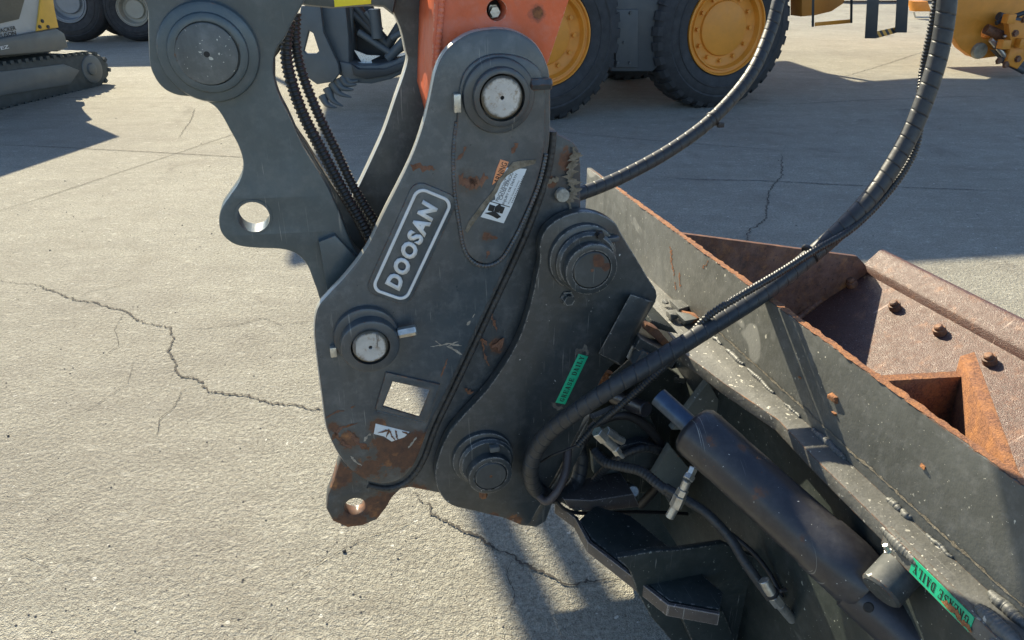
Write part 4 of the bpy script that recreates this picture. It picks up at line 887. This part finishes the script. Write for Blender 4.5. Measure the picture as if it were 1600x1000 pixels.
# motor grader: frame through the two wheel contact points
g1 = gpt(862, 189); g2 = gpt(1150, 166)
azG = math.atan2(g2.y - g1.y, g2.x - g1.x); G = Frame(g1, azG)
GR = thing('motor_grader', 'orange yellow motor grader with two big tandem wheels behind the coupler', 'motor grader', G)
RW = .80
wheel(GR, (G.p(853, 82, .0).x, -.0, RW - .01), RW, .45, .455, Mtyre, Myel)
wheel(GR, (G.p(1136, 48, .0).x, -.0, RW - .01), RW, .45, .455, Mtyre, Myel)
xa = G.p(853, 82).x; xb = G.p(1136, 48).x
plate(G, 'tandem_case', [(905, -20), (1080, -20), (1080, 60), (1020, 112), (955, 112), (915, 60)], .10, .40, Mgdark, GR, bev=.02, yp=.1)
plate(G, 'case_cover', [(960, 14), (995, 14), (995, 105), (960, 105)], .07, .10, Mgdark, GR, bev=.01, yp=.1)
for a, b in ((963, 20), (985, 20), (975, 66), (965, 98), (984, 98)): hexbolt('case_bolt', tuple(G.p(a, b, .07)), (0, -1, 0), .016, .015, Mgdark, GR)
wheel(GR, (xa, 1.9, RW - .01), RW, .45, .455, Mtyre, Myel, bolts=0); wheel(GR, (xb, 1.9, RW - .01), RW, .45, .455, Mtyre, Myel, bolts=0)
# body above the frame (seen only by its shadow), engine hood, cab, long front frame
zt = 1.25
box('engine_hood', (xa - 1.2, .35, 1.1), (xb + .3, 2.1, 2.3), Myel, GR, .05)
box('cab', (xb + .3, .5, 1.2), (xb + 2.0, 2.0, 3.3), Myel, GR, .05)
box('cab_roof', (xb + .2, .4, 3.3), (xb + 2.1, 2.1, 3.4), Mblk, GR, .03)
box('front_frame', (xb + 2.0, 1.0, 1.7), (xb + 7.5, 1.4, 2.2), Myel, GR, .04)
# added unseen sheet on posts, outline cut to cast the yard shade
ZC = 4.0; shift = Vector((sun_dir.x, sun_dir.y, 0)) * (ZC / sun_dir.z) + Vector((0, 0, ZC))
def up(px, py): return gpt(px, py) + shift
CN = thing('yard_shade_caster', 'flat roofed yard canopy on thin posts above the parked grader', 'shade caster')
shade_outline = [up(*q) for q in [(455, 418), (700, 372), (900, 340), (1060, 368), (1135, 396), (1340, 410), (1428, 411), (1600, 401), (1900, 392), (2300, 150), (1600, 126), (1450, 123), (1345, 130), (1290, 114), (1235, 96), (1100, 105), (850, 118), (640, 120), (520, 135)]]
slab('shade_sheet', shade_outline, .06, bgpaint('shade_sheet_steel', (.25, .26, .27), .5), CN, bev=0, nrm=Vector((0, 0, 1)))
for (x0, y0, x1, y1, hw) in ((712, 700, 866, 1040, 13), (790, 700, 985, 1040, 11)):  # added slats, placed to cast soft stripes on the ground
    a_, b_ = gpt(x0, y0), gpt(x1, y1); a_ = a_ + (a_ - b_) * 1.2; d_ = (b_ - a_).normalized(); sd_ = Vector((d_.y, -d_.x, 0))
    for k_ in (-2, -1, 0, 1, 2):
        n_ = sd_ * .011; of = sd_ * k_ * hw * .0021
        slab('shade_slat', [v + of + shift + Vector((0, 0, .05)) for v in (a_ - n_, b_ - n_, b_ + n_, a_ + n_)], .02, Mgdark, CN, bev=0, nrm=Vector((0, 0, 1)))
for px_, py_ in ((310, 60), (1165, 95), (780, 110)):
    q = gpt(px_, py_); rod('shade_post', tuple(q), (q.x, q.y, ZC + .02), .05, Mgdark, CN, 12)
# parts hanging into the picture at the top
plate(G, 'side_panel', [(1253, -40), (1253, 26), (1275, 24), (1300, 18), (1318, 6), (1332, -40)], .25, .45, Myeld, GR, bev=.015, yp=.25)
s1 = thing('access_step', 'small orange step on thin hangers beside the big rear tyre', 'step', G)
for x0, b0, x1 in ((1271, 42, 1270), (1331, 36, 1330)):
    hull8('step_hanger', [G.p(x0 - 2, -40, .0), G.p(x0 + 2, -40, .0), G.p(x1 + 2, b0, .0), G.p(x1 - 2, b0, .0), G.p(x0 - 2, -40, .04), G.p(x0 + 2, -40, .04), G.p(x1 + 2, b0, .04), G.p(x1 - 2, b0, .04)], Mblk, s1, .004)
hull8('step_tread', [G.p(1273, 35, .0), G.p(1329, 30, .0), G.p(1329, 36, .0), G.p(1273, 41, .0), G.p(1273, 35, .14), G.p(1329, 30, .14), G.p(1329, 36, .14), G.p(1273, 41, .14)], Myel, s1, .004)
G2 = Frame(G.o + G.n * -.35, G.az)
s2 = thing('access_step', 'black framed access step with striped yellow tread hanging left of the tall hose', 'step', G2)
for x0, x1, b0 in ((1365, 1352, 60), (1411, 1399, 51)):
    hull8('step_side', [G2.p(x0 - 8, -40), G2.p(x0 + 11, -40), G2.p(x1 + 18, b0), G2.p(x1 - 1, b0), G2.p(x0 - 8, -40, .1), G2.p(x0 + 11, -40, .1), G2.p(x1 + 18, b0, .1), G2.p(x1 - 1, b0, .1)], Mblk, s2, .006)
def stripes():
    k = N('hazard_stripes'); wv = k.n('ShaderNodeTexWave'); wv.inputs['Scale'].default_value = 5.5; wv.inputs['Distortion'].default_value = .3; mp_ = k.n('ShaderNodeMapping'); mp_.inputs['Rotation'].default_value = (0, R(45), 0); k.l(k.tc, mp_.inputs[0]); k.l(mp_.outputs[0], wv.inputs['Vector'])
    k.col(k.mix(k.ramp(wv.outputs['Fac'], .45, .5), (.03, .03, .03), (.6, .3, .05))); k.rough(.6); return k.m
hull8('step_tread', [G2.p(1369, 49, .02), G2.p(1402, 42, .02), G2.p(1402, 51, .02), G2.p(1369, 60, .02), G2.p(1369, 49, .2), G2.p(1402, 42, .2), G2.p(1402, 51, .2), G2.p(1369, 60, .2)], stripes(), s2, .004)
# orange machine at the top right
H = Frame(gpt(1540, 118), R(8))
OM = thing('orange_machine', 'orange yellow machine end with round plate and cylinders at the top right corner', 'machine', H)
plate(H, 'round_plate', [(1497, -60), (1490, 20), (1490, 58), (1500, 75), (1517, 88), (1530, 92), (1560, 88), (1600, 75), (1640, 60), (1640, -60)], .0, .12, Myel, OM, holes=[(1543, 50, .085)], bev=.01)
disc(H, 'lamp', 1533, 80, -.06, .0, .10, simple('grey_round_lamp', (.30, .27, .2), .6, var=.4, scale=12), OM, bev=.02, rin=.0)
plate(H, 'hose_guard', [(1536, 20), (1560, 8), (1700, -10), (1700, 60), (1570, 75), (1540, 60)], .12, .5, Myeld, OM, bev=.01)
rod('ram', tuple(H.p(1540, 45, -.05)), tuple(H.p(1580, 62, -.12)), .06, Mrust, OM); rod('ram_rod', tuple(H.p(1555, 52, -.09)), tuple(H.p(1620, 80, -.15)), .035, Mzinc, OM)
rod('ram', tuple(H.p(1560, 25, -.1)), tuple(H.p(1650, 50, -.1)), .05, Mgdark, OM)
plate(H, 'bracket', [(1575, 30), (1612, 35), (1612, 80), (1590, 108), (1572, 100), (1580, 70)], -.3, -.2, Myel, OM, holes=[(1580, 73, .02)], bev=.01)
plate(H, 'mount_plate', [(1553, 78), (1580, 84), (1610, 100), (1610, 112), (1580, 105)], -.2, -.1, Mgdark, OM, bev=.01)
for a, b in ((1576, 30), (1595, 68), (1568, 70)): box('block', H.p(a, b, -.35) + Vector((-.05, -.05, -.05)), H.p(a, b, -.35) + Vector((.06, .06, .06)), Myel, OM, .01)
for a_, b_, c_, d_, r_, m_ in ((1562, 92, 1600, 112, .035, Mgdark), (1548, 62, 1572, 90, .03, Mzinc), (1556, 36, 1600, 20, .028, Mblk), (1580, 45, 1600, 62, .03, Mrust), (1568, 58, 1592, 44, .022, Mzinc), (1555, 70, 1570, 74, .05, Mgdark)):
    rod('pipe', tuple(H.p(a_, b_, -.22)), tuple(H.p(c_, d_, -.24)), r_, m_, OM)
for a_, b_ in ((1560, 95), (1571, 101), (1586, 52), (1590, 92), (1600, 30)): hexbolt('machine_bolt', tuple(H.p(a_, b_, -.3)), (0, -1, 0), .035, .03, Mrust, OM)
box('machine_body', (H.p(1500, -60).x, .2, 1.2), (H.p(1500, -60).x + 4, 2.4, 2.6), Myel, OM, .05)
# far orange box with wire bracket and far orange beam along the top edge
H2 = Frame(gpt(1440, 30), R(5))
FM = thing('far_box', 'small bright orange box with wire bracket between step and hoses', 'box', H2)
plate(H2, 'box_shell', [(1427, 2), (1450, 2), (1456, 18), (1430, 18)], .0, .25, Myel, FM, bev=.02)
tube('wire_bracket', [H2.p(a, b) for a, b in [(1428, 18), (1430, 27), (1452, 27), (1454, 18)]], .02, Mzinc, FM, n=8, sub=1)
H3 = Frame(gpt(1380, 4), R(3))
box('far_beam', (H3.p(1300, 5).x, 0, .12), (H3.p(1500, 5).x, 1.0, .5), Myeld, None, .05)
fb = bpy.data.objects['far_beam']; fb.location = H3.o; fb.rotation_euler = (0, 0, H3.az); fb['label'] = 'long orange yellow beam lying far back along the top edge'; fb['category'] = 'beam'

# mini excavator, far left
T = Frame(gpt(0, 172), math.atan2(gpt(168, 131).y - gpt(0, 172).y, gpt(168, 131).x - gpt(0, 172).x))
ME = thing('mini_excavator', 'grey and yellow tracked mini excavator at the far left', 'excavator', T)
Mtrack = simple('track_rubber', (.05, .06, .062), .7, var=.3, scale=8); Mmg = bgpaint('excavator_dark_grey', (.10, .115, .12), .45); Mmw = bgpaint('excavator_pale_grey', (.36, .40, .43), .5); Mmy = bgpaint('excavator_yellow', (.62, .38, .06), .5)
trk = [(-220, 235), (0, 172), (100, 148), (140, 140), (160, 134), (171, 118), (170, 100), (158, 86), (140, 82), (90, 88), (0, 100), (-220, 130)]
plate(T, 'track', trk, .0, .35, Mtrack, ME, bev=.03)
# cleats round the track outline
tp = [T.p(a, b) for a, b in trk]; L = [(q.x, q.z) for q in tp]; n_cl = 0
for (x0, z0), (x1, z1) in zip(L, L[1:]):
    d = math.hypot(x1 - x0, z1 - z0); m = int(d / .10)
    for i in range(m):
        x = x0 + (x1 - x0) * (i + .5) / m; z = z0 + (z1 - z0) * (i + .5) / m
        if n_cl == 0: base = box('track_cleat', (-.022, -.01, -.02), (.022, .36, .02), Mtrack, ME, 0)
        else: base = bpy.data.objects.new('track_cleat', base.data); COL.objects.link(base); base.parent = ME
        base.location = (x, 0, z); base.rotation_euler = (0, -math.atan2(z1 - z0, x1 - x0), 0); n_cl += 1
plate(T, 'track_frame', [(-200, 195), (0, 150), (110, 132), (125, 110), (100, 100), (0, 112), (-200, 150)], -.02, .0, Mmg, ME, bev=.01)
disc(T, 'idler', 146, 108, -.02, .05, .17, Mmg, ME, bev=.03)
disc(T, 'sprocket_hub', 146, 108, -.05, .0, .07, Mmg, ME, bev=.02)
box('far_track', (tp[-1].x, 1.2, .02), (tp[6].x, 1.55, .5), Mtrack, ME, .08)
plate(T, 'undercarriage', [(-200, 150), (0, 105), (80, 88), (80, 70), (0, 80), (-200, 120)], .3, 1.3, Mmg, ME, bev=.02)
plate(T, 'lower_body', [(-260, 110), (0, 88), (95, 80), (108, 74), (102, 52), (90, 44), (0, 60), (-260, 90)], -.05, 1.5, Mmg, ME, bev=.03)
plate(T, 'side_cover', [(-260, 80), (0, 60), (58, 50), (66, 0), (72, -160), (-260, -180)], .0, 1.4, Mmw, ME, bev=.02)
plate(T, 'window_glass', [(-200, 40), (0, 37), (30, 30), (40, -5), (42, -120), (-200, -120)], -.012, .0, simple('tinted_glass', (.05, .065, .07), .1), ME, bev=.004)
plate(T, 'yellow_panel', [(58, 49), (92, 43), (86, 15), (78, -40), (68, -40)], -.02, .1, Mmy, ME, bev=.01)
for a, b in ((67, 33), (76, 42), (63, 42)): disc(T, 'panel_bolt', a, b, -.03, -.02, .02, Mblk, ME, bev=.002)
tx = (T.p(26, 48) - T.p(0, 53)).normalized()
def ttext(s, px, py, w, h, mat):
    link('painted_lettering', place_flat(text_mesh(s, .015), T.p(px, py, -.0085), tx, Vector((0, 0, 1)), w, h), mat, ME)
hm = T.sc(10, 50)
lw = (T.p(26, 48) - T.p(-8, 53)).length
ttext('WACKER', 8.5, 46.5, lw, 6 * hm, Mink); ttext('NEUSON', 8.5, 54.5, lw, 6 * hm, Mink)
link('painted_lettering', place_flat(text_mesh('EZ', .02), T.p(7.5, 74, -.0555), tx, Vector((0, 0, 1)), (T.p(14, 73) - T.p(1, 75)).length, 5 * hm), Mstick, ME)
# wheeled machine behind it
W = Frame(gpt(165, 66), R(6))
WM = thing('wheeled_machine', 'dark wheeled machine parked behind the mini excavator with grey rims', 'machine', W)
Mrimg = bgpaint('grey_rim', (.22, .24, .26), .45); Mrimc = bgpaint('pale_rim', (.38, .36, .30), .5)
for (a, b, rr, m) in ((110, 35, 1.0, Mrimg), (210, 28, .8, Mrimc), (156, 38, .7, Mrimg)):
    wc = W.p(a, b); wheel(WM, (wc.x, 0 if a != 156 else .9, rr * .66), rr * .66, .4, rr * .34, Mtyre, m, lugs=0, bolts=0, deep=.12)
plate(W, 'chassis', [(95, -60), (238, -60), (238, 12), (190, 20), (140, 34), (100, 20)], .45, 1.6, Mgdark, WM, bev=.04)
box('upper_body', (W.p(60, 0).x, .3, 1.3), (W.p(238, 0).x, 2.4, 2.5), Mgdark, WM, .05)

# grapple bucket with teeth behind the link
S_ = Frame(gpt(520, 175), R(-6))
GB = thing('toothed_bucket', 'grey skeleton bucket with curved teeth lying behind the bucket link', 'bucket', S_)
Mgb = bgpaint('bucket_slate', (.085, .10, .108), .5); Mgbd = bgpaint('bucket_dark', (.03, .036, .04), .5)
plate(S_, 'side_bracket', [(470, 10), (500, 8), (505, 50), (528, 100), (530, 115), (520, 128), (495, 132), (478, 120), (462, 90), (462, 60)], .0, .06, Mgb, GB, holes=[[(482, 48), (489, 52), (498, 80), (493, 84), (478, 84), (474, 80)]], bev=.01)
plate(S_, 'back_shell', [(500, 5), (540, 12), (545, 60), (545, 95), (548, 110), (550, 122), (530, 118), (510, 80)], .1, .4, Mgb, GB, bev=.02, curve=False)
plate(S_, 'floor_curve', [(530, 96), (560, 102), (590, 102), (615, 96), (635, 84), (640, 110), (610, 124), (580, 131), (555, 130), (535, 120)], .05, .9, Mgb, GB, bev=.02)
plate(S_, 'side_wall', [(540, 10), (580, 10), (590, 40), (605, 70), (630, 80), (600, 100), (545, 95)], .5, .6, Mgbd, GB, bev=.01)
for k_, (pa, pb) in enumerate((((545, 14), (608, 72)), ((556, 10), (600, 62)), ((600, 80), (625, 40)))):
    A_, B_ = S_.p(*pa, .3), S_.p(*pb, .3); rod('brace_tube', tuple(A_), tuple(B_), .05, Mgbd, GB)
for pa, pb, r_ in (((548, 12), (548, 96), .03), ((560, 50), (612, 84), .035), ((585, 14), (590, 60), .06), ((612, 60), (636, 46), .03), ((606, 92), (634, 62), .05), ((572, 18), (596, 48), .03)):
    rod('brace_tube', tuple(S_.p(*pa, .25)), tuple(S_.p(*pb, .25)), r_, Mgb, GB)
plate(S_, 'cutting_lip', [(548, 100), (560, 108), (600, 108), (632, 96), (640, 104), (606, 118), (572, 124), (552, 118)], .0, .05, Mgbd, GB, bev=.01)
slab('worn_floor', [S_.p(a, b, .2) for a, b in [(553, 78), (573, 86), (594, 87), (580, 94), (583, 104), (560, 103), (536, 97), (565, 97)]], .02, simple('shiny_worn_steel', (.55, .62, .68), .3, .5), GB, bev=0)
for k_, (x0, y0, x1, y1) in enumerate(((536, 122, 557, 132), (528, 126, 552, 140), (520, 130, 549, 152), (512, 138, 536, 166), (505, 150, 526, 168), (545, 120, 560, 126))):
    a = S_.p(x0, y0, .1); b = S_.p(x1, y1, .02); mid_ = (a + b) / 2 + Vector((-.03, 0, -.03))
    tube('tooth', [a, mid_, b], lambda t: .05 * (1 - t) + .006, Mgb, GB, n=8)
# yard shade comes from the added sheet and slats above

# pebbles, dry leaf and grit lying on the concrete
rp = random.Random(11)
bm = bmesh.new()
for k_ in range(420):
    if k_ < 260: px_, py_ = rp.uniform(0, 900), rp.uniform(250, 1000)
    else: px_, py_ = rp.uniform(100, 1600), rp.uniform(120, 420)
    q = gpt(px_, py_); s_ = rp.choice((.0018, .0025, .003, .004)) * (1 if py_ > 400 else 1.6)
    r_ = bmesh.ops.create_icosphere(bm, subdivisions=1, radius=s_, matrix=Matrix.Translation(q + Vector((0, 0, s_ * .3))) @ Matrix.Rotation(rp.uniform(0, 6), 4, 'Z') @ Matrix.Diagonal((1, rp.uniform(.5, 1), .6, 1)))
me = bpy.data.meshes.new('grit'); bm.to_mesh(me); bm.free()
link('loose_grit', me, simple('grit_stone', (.12, .11, .10), .9, var=.5, scale=200), None, None, 'stuff')
for (a, b, s_, lb) in ((538, 861, .006, 'small black stone on the concrete below the round eye'), (13, 681, .004, 'tiny black stone on the concrete near the left edge')):
    bm = bmesh.new(); bmesh.ops.create_icosphere(bm, subdivisions=2, radius=s_)
    for v in bm.verts: v.co *= 1 + .35 * noise.noise(v.co * 300)
    me = bpy.data.meshes.new('stone'); bm.to_mesh(me); bm.free(); o = link('stone', me, Mblack, None, lb); o.location = gpt(a, b, s_ * .5); o['category'] = 'stone'
